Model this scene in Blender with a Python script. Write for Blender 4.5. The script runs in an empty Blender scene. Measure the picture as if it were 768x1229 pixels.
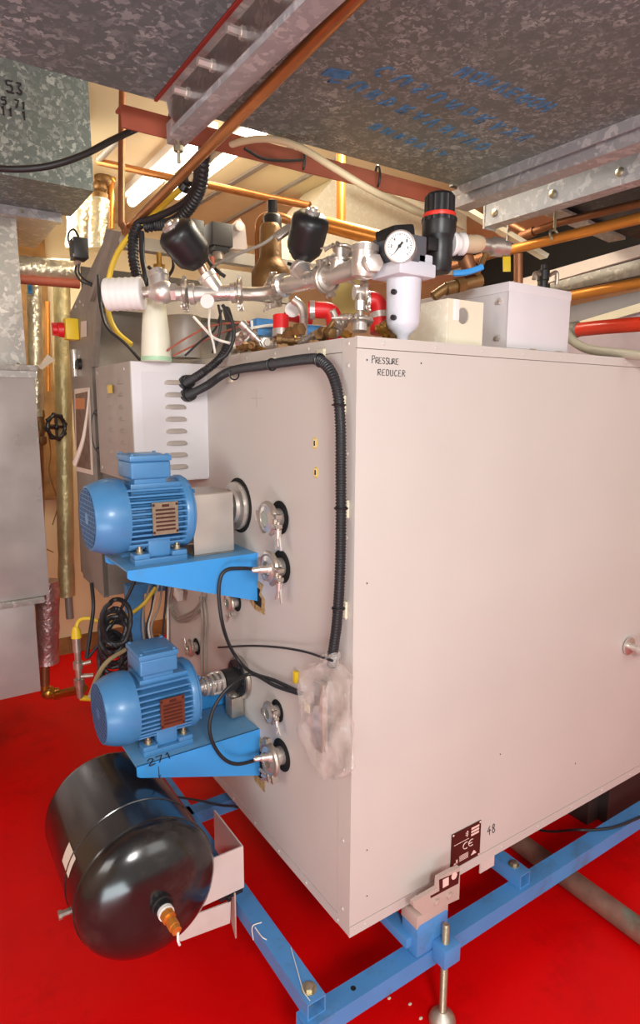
import bpy, bmesh, math, random
from math import sin, cos, pi, radians, sqrt, atan2
from mathutils import Vector, Matrix
random.seed(7)
V = Vector
sc = bpy.context.scene
col = sc.collection
# ------------------------------------------------------------------ camera (fitted to the photograph, 768x1229)
FPX, YAW, PITCH, ROLL = 748.4573, 0.9836, 0.1646, 0.0038
CAM = V((-0.8162, -1.0864, 1.5784))
_fh = V((cos(YAW), sin(YAW), 0)); _r0 = V((sin(YAW), -cos(YAW), 0)); _u = V((0, 0, 1))
_F = _fh*cos(PITCH) - _u*sin(PITCH); _U0 = _u*cos(PITCH) + _fh*sin(PITCH)
_R = _r0*cos(ROLL) + _U0*sin(ROLL); _U = _U0*cos(ROLL) - _r0*sin(ROLL)
def P(px, py, **k):
    """measured point of the photo on a known plane of the room (x=, y=, z=) or at a depth d="""
    d = _F + _R*((px-384)/FPX) + _U*((614.5-py)/FPX)
    a, v = list(k.items())[0]
    if a == 'd': return CAM + d*v
    i = 'xyz'.index(a)
    return CAM + d*((v-CAM[i])/d[i])
def depth(p): return (V(p)-CAM).dot(_F)
cam = bpy.data.cameras.new('camera'); co = bpy.data.objects.new('camera', cam); col.objects.link(co)
cam.sensor_fit = 'VERTICAL'; cam.sensor_height = 36; cam.sensor_width = 36*768/1229; cam.lens = FPX/1229*36
cam.clip_start = 0.02
co.matrix_world = Matrix(((_R.x, _U.x, -_F.x, CAM.x), (_R.y, _U.y, -_F.y, CAM.y), (_R.z, _U.z, -_F.z, CAM.z), (0, 0, 0, 1)))
sc.camera = co

# ------------------------------------------------------------------ materials
MATS = {}
def srgb(r, g, b):
    f = lambda c: c/12.92 if c <= .04045 else ((c+.055)/1.055)**2.4
    return (f(r/255), f(g/255), f(b/255), 1)
def new_mat(name):
    m = bpy.data.materials.new(name); m.use_nodes = True
    n = m.node_tree.nodes; l = m.node_tree.links
    return m, n, l, n['Principled BSDF']
def mat(name, rgb, rough=.5, metal=0, var=.08, scale=8, bump=0, bscale=60, coat=0, spec=.5, dirt=None, dirt_amt=.5, dscale=3, emis=0, alpha=1, trans=0, rvar=0):
    if name in MATS: return MATS[name]
    m, n, l, p = new_mat(name)
    c = srgb(*rgb)
    tc = n.new('ShaderNodeTexCoord')
    no = n.new('ShaderNodeTexNoise'); no.inputs['Scale'].default_value = scale; no.inputs['Detail'].default_value = 5
    l.new(tc.outputs['Object'], no.inputs['Vector'])
    mr = n.new('ShaderNodeMapRange'); mr.inputs[1].default_value = .3; mr.inputs[2].default_value = .7
    mr.inputs[3].default_value = 1-var; mr.inputs[4].default_value = 1+var
    l.new(no.outputs['Fac'], mr.inputs[0])
    hs = n.new('ShaderNodeHueSaturation'); hs.inputs['Color'].default_value = c
    l.new(mr.outputs[0], hs.inputs['Value'])
    out = hs.outputs['Color']
    if dirt:
        n2 = n.new('ShaderNodeTexNoise'); n2.inputs['Scale'].default_value = dscale; n2.inputs['Detail'].default_value = 8; n2.inputs['Roughness'].default_value = .7
        l.new(tc.outputs['Object'], n2.inputs['Vector'])
        r2 = n.new('ShaderNodeMapRange'); r2.inputs[1].default_value = .52; r2.inputs[2].default_value = .72; r2.inputs[4].default_value = dirt_amt
        l.new(n2.outputs['Fac'], r2.inputs[0])
        mx = n.new('ShaderNodeMixRGB'); mx.inputs[2].default_value = srgb(*dirt)
        l.new(r2.outputs[0], mx.inputs[0]); l.new(out, mx.inputs[1]); out = mx.outputs[0]
    l.new(out, p.inputs['Base Color'])
    p.inputs['Roughness'].default_value = rough; p.inputs['Metallic'].default_value = metal
    p.inputs['Specular IOR Level'].default_value = spec
    if rvar:
        r3 = n.new('ShaderNodeMapRange'); r3.inputs[1].default_value = .3; r3.inputs[2].default_value = .7; r3.inputs[3].default_value = rough-rvar; r3.inputs[4].default_value = rough+rvar
        l.new(no.outputs['Fac'], r3.inputs[0]); l.new(r3.outputs[0], p.inputs['Roughness'])
    if coat: p.inputs['Coat Weight'].default_value = coat; p.inputs['Coat Roughness'].default_value = .15
    if trans: p.inputs['Transmission Weight'].default_value = trans
    if alpha < 1: p.inputs['Alpha'].default_value = alpha
    if emis: p.inputs['Emission Color'].default_value = c; p.inputs['Emission Strength'].default_value = emis
    if bump:
        n3 = n.new('ShaderNodeTexNoise'); n3.inputs['Scale'].default_value = bscale; n3.inputs['Detail'].default_value = 4
        l.new(tc.outputs['Object'], n3.inputs['Vector'])
        b = n.new('ShaderNodeBump'); b.inputs['Strength'].default_value = bump; b.inputs['Distance'].default_value = .01
        l.new(n3.outputs['Fac'], b.inputs['Height']); l.new(b.outputs[0], p.inputs['Normal'])
    MATS[name] = m
    return m
def galv(name, dark, light, scale=45, metal=.55, rough=.45, grime=None):
    """spangled zinc: voronoi crystals of slightly different greys"""
    m, n, l, p = new_mat(name)
    tc = n.new('ShaderNodeTexCoord')
    nz = n.new('ShaderNodeTexNoise'); nz.inputs['Scale'].default_value = scale*.6; nz.inputs['Detail'].default_value = 3
    l.new(tc.outputs['Object'], nz.inputs['Vector'])
    ad = n.new('ShaderNodeVectorMath'); ad.operation = 'MULTIPLY_ADD'; ad.inputs[1].default_value = (.05,)*3
    l.new(nz.outputs['Color'], ad.inputs[0]); l.new(tc.outputs['Object'], ad.inputs[2])
    vo = n.new('ShaderNodeTexVoronoi'); vo.inputs['Scale'].default_value = scale
    l.new(ad.outputs[0], vo.inputs['Vector'])
    sp = n.new('ShaderNodeSeparateColor'); l.new(vo.outputs['Color'], sp.inputs[0])
    pw = n.new('ShaderNodeMath'); pw.operation = 'POWER'; pw.inputs[1].default_value = 4.0; l.new(sp.outputs[0], pw.inputs[0])
    n2 = n.new('ShaderNodeTexNoise'); n2.inputs['Scale'].default_value = 5; n2.inputs['Detail'].default_value = 6
    l.new(tc.outputs['Object'], n2.inputs['Vector'])
    mu = n.new('ShaderNodeMath'); mu.operation = 'MULTIPLY'; l.new(pw.outputs[0], mu.inputs[0]); l.new(n2.outputs['Fac'], mu.inputs[1])
    ad2 = n.new('ShaderNodeMath'); ad2.operation = 'MULTIPLY_ADD'; ad2.inputs[1].default_value = 1.3; ad2.inputs[2].default_value = 0
    l.new(mu.outputs[0], ad2.inputs[0])
    mx = n.new('ShaderNodeMixRGB'); mx.inputs[1].default_value = srgb(*dark); mx.inputs[2].default_value = srgb(*light)
    l.new(ad2.outputs[0], mx.inputs[0])
    out = mx.outputs[0]
    if grime:
        n3 = n.new('ShaderNodeTexNoise'); n3.inputs['Scale'].default_value = 2.2; n3.inputs['Detail'].default_value = 7
        l.new(tc.outputs['Object'], n3.inputs['Vector'])
        r3 = n.new('ShaderNodeMapRange'); r3.inputs[1].default_value = .45; r3.inputs[2].default_value = .7; r3.inputs[4].default_value = .7
        l.new(n3.outputs['Fac'], r3.inputs[0])
        m3 = n.new('ShaderNodeMixRGB'); m3.inputs[2].default_value = srgb(*grime)
        l.new(r3.outputs[0], m3.inputs[0]); l.new(out, m3.inputs[1]); out = m3.outputs[0]
    l.new(out, p.inputs['Base Color'])
    p.inputs['Metallic'].default_value = metal; p.inputs['Roughness'].default_value = rough
    MATS[name] = m
    return m
BEIGE = mat('beige_enamel', (200, 191, 184), .42, var=.03, scale=3, bump=.02, bscale=120)
BEIGE_D = mat('beige_shadow_gap', (150, 138, 130), .6, var=.05)
LILAC = mat('pale_grey_enamel', (214, 208, 210), .42, var=.03)
STONE = mat('stone_grey_enamel', (168, 158, 148), .45, var=.06, dirt=(120, 108, 95), dirt_amt=.4)
STEEL_P = mat('dull_grey_steel', (150, 142, 132), .45, metal=.25, var=.1, dirt=(105, 95, 82), dirt_amt=.5)
BLUE = mat('blue_machine_paint', (70, 128, 178), .38, var=.06, scale=10, dirt=(70, 105, 140), dirt_amt=.45, dscale=9, coat=.15)
BLUE_B = mat('bright_blue_paint', (60, 150, 220), .36, var=.05, dirt=(95, 120, 140), dirt_amt=.5, dscale=7)
BLUE_F = mat('blue_frame_paint', (78, 140, 200), .4, var=.06, dirt=(80, 100, 115), dirt_amt=.7, dscale=9)
BLUE_DK = mat('dark_blue_grille', (30, 52, 82), .6)
INOX = mat('stainless_steel', (216, 208, 200), .33, metal=.75, var=.08, scale=14, rvar=.1)
INOX_D = mat('worn_stainless', (184, 172, 160), .36, metal=.75, var=.15, scale=18, rvar=.1)
BRUSH = mat('brushed_stainless', (215, 207, 198), .34, metal=.7, var=.05, scale=10)
ZINC = mat('zinc_bolt', (185, 175, 150), .35, metal=.85, var=.12, scale=30)
BRASS = mat('brass', (196, 150, 70), .3, metal=.85, var=.12, scale=20)
BRONZE = mat('bronze_casting', (132, 98, 58), .48, metal=.55, var=.14, scale=12, bump=.15, bscale=90)
COPPER = mat('copper_pipe', (198, 132, 78), .3, metal=.8, var=.12, scale=7, dirt=(130, 82, 50), dirt_amt=.5)
COPPER_D = mat('tarnished_copper', (150, 100, 68), .42, metal=.6, var=.15, scale=9)
COPPER_O = mat('bright_orange_copper', (214, 140, 62), .32, metal=.6, var=.1, scale=7)
VERDI = mat('verdigris_copper', (136, 98, 84), .55, metal=.2, var=.3, scale=14, dirt=(110, 140, 122), dirt_amt=.8, dscale=9)
OXIDE = mat('red_oxide_paint', (158, 78, 56), .55, var=.12, scale=10, dirt=(110, 60, 45))
BLACK = mat('black_plastic', (30, 29, 31), .38, var=.1)
BLACK_R = mat('black_rubber', (36, 35, 38), .45, var=.1)
BLACK_T = mat('black_tank_enamel', (30, 27, 27), .2, var=.2, scale=10, dirt=(78, 70, 64), dirt_amt=.55, dscale=5, coat=.4, rvar=.08)
HOLE_SHADE = mat('painted_hole_shade', (14, 12, 12), .9, var=0)  # near-black that paints the shade inside holes and gaps
CHAR = mat('charcoal_box_paint', (52, 46, 44), .5)
WHITE = mat('white_plastic', (232, 228, 224), .4, var=.02)
WHITE_G = mat('pale_grey_casting', (206, 206, 214), .38, var=.03)
CREAMP = mat('cream_plastic', (224, 214, 190), .45, var=.04)
MILK = mat('milky_polythene', (226, 224, 204), .4, var=.04)
GREENW = mat('pale_green_liquid_band', (168, 205, 168), .4)
YEL = mat('yellow_plastic', (232, 196, 40), .42, var=.05)
YELHOSE = mat('yellow_hose_skin', (224, 190, 58), .4, var=.05)
YELHOSE_LIT = mat('lit_yellow_hose_skin', (222, 205, 165), .4, var=.04)  # same yellow hose, its whitening by light put into the colour
RED = mat('red_plastic', (214, 30, 34), .4, var=.06)
REDHOSE = mat('orange_red_hose', (222, 58, 34), .3, var=.06, coat=.3)
PLATE = mat('brown_nameplate', (74, 34, 28), .4, metal=.2, var=.08)
PLATE_R = mat('rusty_nameplate', (112, 56, 36), .45, metal=.3, var=.15, scale=40)
PLATE_G = mat('engraved_steel_plate', (150, 132, 110), .4, metal=.5, var=.15, scale=60)
PINK = mat('label_print', (232, 200, 190), .5)
INK = mat('black_marker_ink', (38, 34, 44), .7, var=0)
INK_B = mat('blue_marker_ink', (66, 124, 168), .7, var=.3, scale=60, dirt=(108, 112, 114), dirt_amt=.7, dscale=40)
PINKBR = mat('pinkish_bracket_paint', (188, 166, 156), .45, var=.06)
WHITEPL = mat('offwhite_sheet_metal', (214, 198, 190), .42, var=.04, dirt=(180, 160, 150))
TAN = mat('torn_insulation', (176, 142, 96), .9, var=.35, scale=60, bump=.8, bscale=70)
PAPER = mat('cream_paper', (226, 214, 200), .7, var=.03)
PHOTO = mat('brown_poster_print', (120, 92, 72), .5, var=.4, scale=30)
ORANGE = mat('orange_print', (206, 134, 80), .5)
WALL = mat('cream_wall_paint', (234, 215, 174), .75, var=.05, scale=2, bump=.05, bscale=40)
CEIL = mat('cream_ceiling_board', (232, 214, 176), .8, var=.05, scale=1.5)
WALL_D = mat('stained_plaster', (150, 110, 62), .8, var=.4, scale=9, dirt=(90, 62, 34), dirt_amt=.8)
FLOOR = mat('red_floor_paint', (226, 2, 5), .45, var=.1, scale=2.5, dirt=(140, 4, 8), dirt_amt=.4, dscale=4, bump=.06, bscale=180, rvar=.06, spec=.2)
GALV = galv('galvanised_spangle_dark', (100, 112, 114), (188, 198, 200), 75, .2, .5)
GALV_U = galv('galvanised_spangle_brown', (102, 112, 112), (190, 198, 198), 95, .2, .5, grime=(92, 100, 96))
GALV_L = galv('galvanised_spangle_light', (168, 164, 158), (225, 220, 212), 60, .3, .42)
GALV_W = mat('galvanised_sheet_bright', (190, 184, 180), .34, metal=.3, var=.14, scale=5, rvar=.1)
GALV_B = galv('galvanised_spangle_lit', (236, 226, 202), (252, 248, 234), 80, .05, .55)  # lit copy of the zinc, brightness put into the colour
STRUT = galv('galvanised_channel', (168, 168, 172), (222, 220, 220), 60, .35, .32)
FOIL = mat('crumpled_foil', (214, 204, 178), .3, metal=.75, var=.15, scale=14, bump=.9, bscale=30)
FOIL_Y = mat('yellowed_foil', (196, 180, 132), .42, metal=.45, var=.15, scale=10, bump=.8, bscale=26)
FOIL_P = mat('pinkish_foil', (196, 168, 166), .32, metal=.75, var=.15, scale=14, bump=.9, bscale=34)
DUCTDARK = galv('galvanised_dark_shade', (46, 50, 52), (104, 108, 108), 70, .2, .55)  # shaded copy of the zinc, shade put into the colour
GREYHOSE = mat('grey_cable_sheath', (150, 142, 132), .5, var=.08)
WHITECAB = mat('white_cable_sheath', (225, 220, 210), .45, var=.04)
LAMP = mat('lit_tube', (255, 244, 220), .5, emis=9)
def bagmat():
    m, n, l, p = new_mat('clear_polythene')
    out = n['Material Output']
    tr = n.new('ShaderNodeBsdfTransparent'); tr.inputs[0].default_value = (.95, .93, .92, 1)
    tc = n.new('ShaderNodeTexCoord'); nz = n.new('ShaderNodeTexNoise'); nz.inputs['Scale'].default_value = 30; nz.inputs['Detail'].default_value = 3
    mpp = n.new('ShaderNodeMapping'); mpp.inputs['Scale'].default_value = (1, 1, .35); l.new(tc.outputs['Object'], mpp.inputs[0]); l.new(mpp.outputs[0], nz.inputs['Vector'])
    b = n.new('ShaderNodeBump'); b.inputs['Strength'].default_value = .45; b.inputs['Distance'].default_value = .012
    l.new(nz.outputs['Fac'], b.inputs['Height']); l.new(b.outputs[0], p.inputs['Normal'])
    p.inputs['Base Color'].default_value = srgb(244, 238, 232); p.inputs['Roughness'].default_value = .08; p.inputs['Specular IOR Level'].default_value = .8
    mr = n.new('ShaderNodeMapRange'); mr.inputs[1].default_value = .35; mr.inputs[2].default_value = .7; mr.inputs[3].default_value = .08; mr.inputs[4].default_value = .34
    l.new(nz.outputs['Fac'], mr.inputs[0])
    mx = n.new('ShaderNodeMixShader'); l.new(mr.outputs[0], mx.inputs[0]); l.new(tr.outputs[0], mx.inputs[1]); l.new(p.outputs[0], mx.inputs[2])
    l.new(mx.outputs[0], out.inputs[0])
    return m
BAG = bagmat()

# ------------------------------------------------------------------ mesh builder
def frame_of(axis):
    a = V(axis).normalized()
    h = V((0, 0, 1)) if abs(a.z) < .9 else V((1, 0, 0))
    x = h.cross(a).normalized(); y = a.cross(x)
    return x, y, a
def smooth_path(pts, seg=8):
    pts = [V(p) for p in pts]
    if len(pts) < 3: return pts
    out = []
    for i in range(len(pts)-1):
        p0 = pts[i-1] if i else pts[0]*2-pts[1]
        p1, p2 = pts[i], pts[i+1]
        p3 = pts[i+2] if i+2 < len(pts) else pts[-1]*2-pts[-2]
        for k in range(seg):
            t = k/seg
            out.append(.5*((2*p1)+(p2-p0)*t+(2*p0-5*p1+4*p2-p3)*t*t+(3*p1-p0-3*p2+p3)*t**3))
    out.append(pts[-1])
    return out
ORG = {}
class M:
    def __init__(s): s.bm = bmesh.new()
    def _faces(s, rings, closed=False, caps=True, loop=True):
        n = len(rings[0]); R = len(rings)
        for i in range(R if closed else R-1):
            a, b = rings[i], rings[(i+1) % R]
            for j in range(n if loop else n-1):
                try: s.bm.faces.new((a[j], a[(j+1) % n], b[(j+1) % n], b[j]))
                except ValueError: pass
        if caps and not closed:
            for r in (list(reversed(rings[0])), rings[-1]):
                try: s.bm.faces.new(r)
                except ValueError: pass
    def obox(s, c, size, X=(1, 0, 0), Y=(0, 1, 0), Z=None, bev=0, seg=2):
        X = V(X).normalized(); Y = V(Y).normalized(); Z = V(Z).normalized() if Z else X.cross(Y).normalized()
        c = V(c); h = [v/2 for v in size]
        vs = [s.bm.verts.new(c+X*h[0]*a+Y*h[1]*b+Z*h[2]*d) for a in (-1, 1) for b in (-1, 1) for d in (-1, 1)]
        fs = [s.bm.faces.new([vs[i] for i in f]) for f in ((0, 1, 3, 2), (4, 6, 7, 5), (0, 4, 5, 1), (2, 3, 7, 6), (0, 2, 6, 4), (1, 5, 7, 3))]
        if bev:
            es = list({e for f in fs for e in f.edges})
            bmesh.ops.bevel(s.bm, geom=es, offset=bev, segments=seg, affect='EDGES', profile=.6)
        return s
    def box(s, x0, x1, y0, y1, z0, z1, bev=0, seg=2):
        return s.obox(((x0+x1)/2, (y0+y1)/2, (z0+z1)/2), (abs(x1-x0), abs(y1-y0), abs(z1-z0)), bev=bev, seg=seg)
    def lathe(s, base, axis, prof, n=24, caps=True, rot=0, sx=1, sy=1):
        x, y, a = frame_of(axis); b = V(base)
        rings = [[s.bm.verts.new(b+a*h+(x*cos(2*pi*j/n+rot)*sx+y*sin(2*pi*j/n+rot)*sy)*max(r, 1e-5)) for j in range(n)] for r, h in prof]
        s._faces(rings, caps=caps); return s
    def cyl(s, p0, p1, r0, r1=None, n=16, caps=True):
        p0, p1 = V(p0), V(p1)
        return s.lathe(p0, p1-p0, [(r0, 0), (r0 if r1 is None else r1, (p1-p0).length)], n, caps)
    def tube(s, pts, r, n=10, seg=8, smooth=True, closed=False, rib=0, ribn=1, flat=1):
        path = smooth_path(pts, seg) if smooth else [V(p) for p in pts]
        if rib:   # corrugated hose: resample finely and swell every other ring
            L = [0]
            for a, b in zip(path, path[1:]): L.append(L[-1]+(b-a).length)
            step = rib/4; N = int(L[-1]/step); q = []; k = 0
            for i in range(N+1):
                d = min(i*step, L[-1]-1e-6)
                while k < len(L)-2 and L[k+1] < d: k += 1
                t = (d-L[k])/max(L[k+1]-L[k], 1e-9); q.append(path[k].lerp(path[k+1], t))
            path = q
        T = []
        for i in range(len(path)):
            a = path[(i-1) % len(path)] if (closed or i) else path[0]; b = path[(i+1) % len(path)] if (closed or i < len(path)-1) else path[-1]
            T.append((b-a).normalized() if (b-a).length > 1e-9 else V((0, 0, 1)))
        x, y, _ = frame_of(T[0]); rings = []
        for i, p in enumerate(path):
            x = (x - T[i]*x.dot(T[i])).normalized(); y = T[i].cross(x)
            rr = r(i/(len(path)-1)) if callable(r) else r
            if rib: rr *= (1.0, 1.0, .84, .84)[i % 4]
            rings.append([s.bm.verts.new(p+(x*cos(2*pi*j/n)+y*sin(2*pi*j/n)*flat)*rr) for j in range(n)])
        s._faces(rings, closed=closed); return s
    def torus(s, c, axis, R, r, n=28, m=8, a0=0, a1=2*pi):
        x, y, a = frame_of(axis); full = abs(a1-a0-2*pi) < 1e-6
        pts = [V(c)+(x*cos(a0+(a1-a0)*i/n)+y*sin(a0+(a1-a0)*i/n))*R for i in range(n if full else n+1)]
        return s.tube(pts, r, m, smooth=False, closed=full)
    def prism(s, poly, ext):
        """poly: 3-D points of a flat outline, extruded by the vector ext"""
        ext = V(ext); a = [s.bm.verts.new(V(p)) for p in poly]; b = [s.bm.verts.new(V(p)+ext) for p in poly]
        s.bm.faces.new(list(reversed(a))); s.bm.faces.new(b)
        n = len(a)
        for i in range(n): s.bm.faces.new((a[i], a[(i+1) % n], b[(i+1) % n], b[i]))
        return s
    def ball(s, c, r, n=14, m=8, sc=(1, 1, 1)):
        c = V(c); rings = []
        for i in range(m+1):
            t = pi*i/m
            rings.append([s.bm.verts.new(c+V((sin(t)*cos(2*pi*j/n)*sc[0], sin(t)*sin(2*pi*j/n)*sc[1], cos(t)*sc[2]))*r) for j in range(n)])
        s._faces(rings); return s
    def quad(s, pts):
        s.bm.faces.new([s.bm.verts.new(V(p)) for p in pts]); return s
    def strokes(s, polys, r=.0012, n=6):
        for p in polys: s.tube(p, r, n, smooth=len(p) > 4, seg=4)
        return s
    def build(s, name, m, parent=None, org=None, ang=40, loc=None):
        bm = s.bm
        bmesh.ops.remove_doubles(bm, verts=bm.verts, dist=1e-6)
        bmesh.ops.recalc_face_normals(bm, faces=bm.faces)
        if org is None: org = ORG.get(parent.name, V()) if parent else (loc if loc is not None else V())
        if V(org).length: bmesh.ops.translate(bm, verts=bm.verts, vec=-V(org))
        me = bpy.data.meshes.new(name); bm.to_mesh(me); bm.free()
        for p in me.polygons: p.use_smooth = True
        me.set_sharp_from_angle(angle=radians(ang))
        o = bpy.data.objects.new(name, me); col.objects.link(o)
        me.materials.append(m)
        if parent: o.parent = parent; ORG[o.name] = V(org)
        elif loc is not None: o.location = V(loc)
        return o
def tag(o, label=None, cat=None, group=None, kind=None):
    if label: o['label'] = label
    if cat: o['category'] = cat
    if group: o['group'] = group
    if kind: o['kind'] = kind
    return o
def thing(name, label, cat, loc=(0, 0, 0), rot=None, group=None, local=False):
    o = bpy.data.objects.new(name, None); col.objects.link(o); o.empty_display_size = .05
    if rot is not None: o.matrix_world = Matrix.Translation(V(loc)) @ rot.to_4x4()
    else: o.location = V(loc)
    ORG[o.name] = V() if local else V(loc)
    return tag(o, label, cat, group)
def single(m, name, material, label, cat, loc=None, group=None, ang=40):
    if loc is None:
        vs = [v.co for v in m.bm.verts]
        loc = V((sum(v.x for v in vs)/len(vs), sum(v.y for v in vs)/len(vs), min(v.z for v in vs)))
    return tag(m.build(name, material, None, None, ang, loc), label, cat, group)
def copy_tree(o, parent=None):
    c = o.copy(); col.objects.link(c)
    if parent: c.parent = parent
    for ch in list(o.children): copy_tree(ch, c)
    return c
def basis(X, Y):
    X = V(X).normalized(); Y = (V(Y)-X*V(Y).dot(X)).normalized(); Z = X.cross(Y)
    return Matrix((X, Y, Z)).transposed()
def struct(m, name, material): return tag(m.build(name, material), kind='structure')
# handwriting: simple stroke letters in a 1 x 1.6 cell
G = {'P': [[(.1, 0), (.15, 1.6)], [(.1, 1.5), (.75, 1.55), (.85, 1.1), (.15, .8)]],
     'R': [[(.1, 0), (.15, 1.2)], [(.1, 1.15), (.7, 1.2), (.8, .8), (.15, .6)], [(.3, .6), (.85, 0)]],
     'E': [[(.7, 1.2), (.15, 1.2), (.1, 0), (.75, 0)], [(.12, .6), (.6, .62)]],
     'S': [[(.75, 1.1), (.3, 1.25), (.12, .9), (.45, .65), (.75, .35), (.5, 0), (.1, .12)]],
     'U': [[(.1, 1.2), (.1, .3), (.35, 0), (.7, .3), (.75, 1.2), (.78, .05)]],
     'D': [[(.12, 0), (.15, 1.2), (.6, 1.05), (.8, .55), (.55, .08), (.12, 0)]],
     'C': [[(.75, 1.05), (.4, 1.2), (.1, .65), (.35, 0), (.78, .15)]],
     'N': [[(.1, 0), (.12, 1.2), (.7, 0), (.75, 1.2)]], 'A': [[(.05, 0), (.4, 1.2), (.8, 0)], [(.2, .5), (.62, .5)]],
     'V': [[(.05, 1.2), (.4, 0), (.8, 1.2)]], 'O': [[(.45, 1.2), (.1, .8), (.15, .2), (.5, 0), (.8, .4), (.75, 1), (.45, 1.2)]],
     'H': [[(.1, 0), (.1, 1.2)], [(.75, 0), (.75, 1.2)], [(.1, .6), (.75, .6)]], 'I': [[(.4, 0), (.42, 1.2)]], 'X': [[(.1, 0), (.75, 1.2)], [(.1, 1.2), (.75, 0)]],
     'T': [[(.1, 1.2), (.8, 1.2)], [(.45, 1.2), (.45, 0)]], 'M': [[(.05, 0), (.15, 1.2), (.45, .4), (.75, 1.2), (.85, 0)]],
     '1': [[(.25, .95), (.5, 1.25), (.5, 0)]], '2': [[(.1, 1), (.4, 1.25), (.72, .95), (.1, .05), (.8, .05)]],
     '3': [[(.1, 1.15), (.6, 1.2), (.35, .7), (.75, .4), (.5, 0), (.1, .1)]],
     '4': [[(.55, 1.3), (.08, .5), (.8, .55)], [(.62, .9), (.55, -.1)]], '5': [[(.75, 1.2), (.2, 1.2), (.15, .7), (.6, .75), (.75, .35), (.5, 0), (.1, .1)]],
     '7': [[(.1, 1.2), (.75, 1.22), (.3, 0)]],
     '8': [[(.5, .65), (.2, .95), (.45, 1.3), (.7, 1), (.25, .35), (.4, -.05), (.75, .25), (.5, .65)]], ' ': []}
def write(txt, o, ex, ez, h, gap=1.05, jit=.06, seed=1):
    rn = random.Random(seed); out = []; o = V(o); ex = V(ex).normalized(); ez = V(ez).normalized(); k = h/1.2
    for i, ch in enumerate(txt):
        for st in G.get(ch, []):
            out.append([o+ex*k*(i*gap+x+rn.uniform(-jit, jit))+ez*k*(z+rn.uniform(-jit, jit)) for x, z in st])
    return out
X, Y, Z = V((1, 0, 0)), V((0, 1, 0)), V((0, 0, 1))
def conv(p, **k): return P(p[0], p[1], **k)
def px2m(n, d): return n*d/FPX

# ================================================================== ROOM
ZF = -.065
struct(M().box(-3.4, 4.4, -4.2, 3.35, ZF-.1, ZF), 'floor', FLOOR)
struct(M().box(-3.4, 4.4, 3.2, 3.35, ZF, 2.85), 'wall_back', WALL)
struct(M().box(-3.4, -3.25, -4.2, 3.2, ZF, 2.85), 'wall_left', WALL)
struct(M().box(4.25, 4.4, -4.2, 3.2, ZF, 2.85), 'wall_right', WALL)
struct(M().box(-3.25, 4.25, -1.0, 3.2, 2.75, 2.85), 'ceiling', CEIL)
struct(M().box(-3.25, 4.25, 3.185, 3.2, ZF, .05), 'baseboard_back', WALL_D)
struct(M().box(-.34, .0, 3.15, 3.2, 1.0, 2.7), 'trim_1', WALL_D)
# ceiling joints
a, b = P(245, 240, z=2.745), P(320, 195, z=2.745)
struct(M().obox((a+b)/2, ((b-a).length*2.4, .03, .012), b-a, Z.cross(b-a)), 'trim_2', BEIGE_D)
struct(M().box(1.0, 1.02, 1.5, 3.2, 2.735, 2.75), 'trim_3', BEIGE_D)

# ================================================================== BIG CABINET
CX, CY, Z0, Z1 = 1.85, 1.247, .28, 1.73
cab = thing('insulated_cabinet', 'large beige panelled machine cabinet standing on the blue steel frame', 'machine cabinet', (0, 0, Z0))
M().box(.004, CX, .004, CY, Z0+.003, Z1-.003).build('cabinet_shell', BEIGE_D, cab)
m = M()
m.box(-.001, CX, 0, .006, Z0+.03, Z1-.026)                       # main face
fp = m.build('front_panel', BEIGE, cab)
m = M().box(-.001, CX, -.001, .006, Z1-.0245, Z1)
for i in range(12): m.lathe((.07+i*.155, -.001, Z1-.012), -Y, [(.0042, 0), (.0035, .0018), (.001, .0026)], 10)
m.build('edge_strip', BEIGE, cab)
m = M().box(-.001, CX, -.001, .006, Z0, Z0+.0285)
for i in range(12): m.lathe((.05+i*.17, -.001, Z0+.014), -Y, [(.0042, 0), (.0035, .0018), (.001, .0026)], 10)
m.build('edge_strip', BEIGE, cab)
m = M().box(0, .006, .0545, CY, Z0+.0305, Z1-.0315)
m.build('side_panel', BEIGE, cab)
m = M().box(-.001, .006, .0062, .053, Z0+.002, Z1-.002)
for i in range(8): m.lathe((-.001, .03, Z0+.06+i*.19), -X, [(.0045, 0), (.0038, .002), (.001, .003)], 10)
m.build('corner_strip', BEIGE, cab)
m = M().box(-.001, .006, .0545, CY, Z1-.03, Z1)
for i in range(7): m.lathe((-.001, .03+i*.16, Z1-.014), -X, [(.0045, 0), (.0038, .002), (.001, .003)], 10)
m.build('edge_strip', BEIGE, cab)
m = M().box(-.001, .006, .0545, CY, Z0, Z0+.029)
for i in range(8): m.lathe((-.001, .05+i*.15, Z0+.013), -X, [(.0045, 0), (.0038, .002), (.001, .003)], 10)
m.build('edge_strip', BEIGE, cab)
# marker writing and small marks on the front
m = M()
e1 = P(446, 436, y=-.0004); e2 = P(489, 443, y=-.0004)
m.strokes(write('PRESSURE', e1, X, Z, .0125, .92, seed=3), .00085)
m.strokes(write('REDUCER', P(453, 450.5, y=-.0004), X, Z, .013, 1.08, seed=4), .00085)
m.build('marker_writing', INK, fp)
m = M().strokes(write('48', P(584, 1003, y=-.0004), X, Z, .024, .95, seed=5), .0013)
m.build('marker_number', INK, fp)
m = M()
for q in ((440, 432), (505, 436), (440, 1020), (440, 1075), (440, 700), (600, 905), (690, 916)): m.cyl(P(*q, y=.001), P(*q, y=.001)-Y*.0016, .002, n=8)
m.build('screw_hole', INK, fp)
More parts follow.
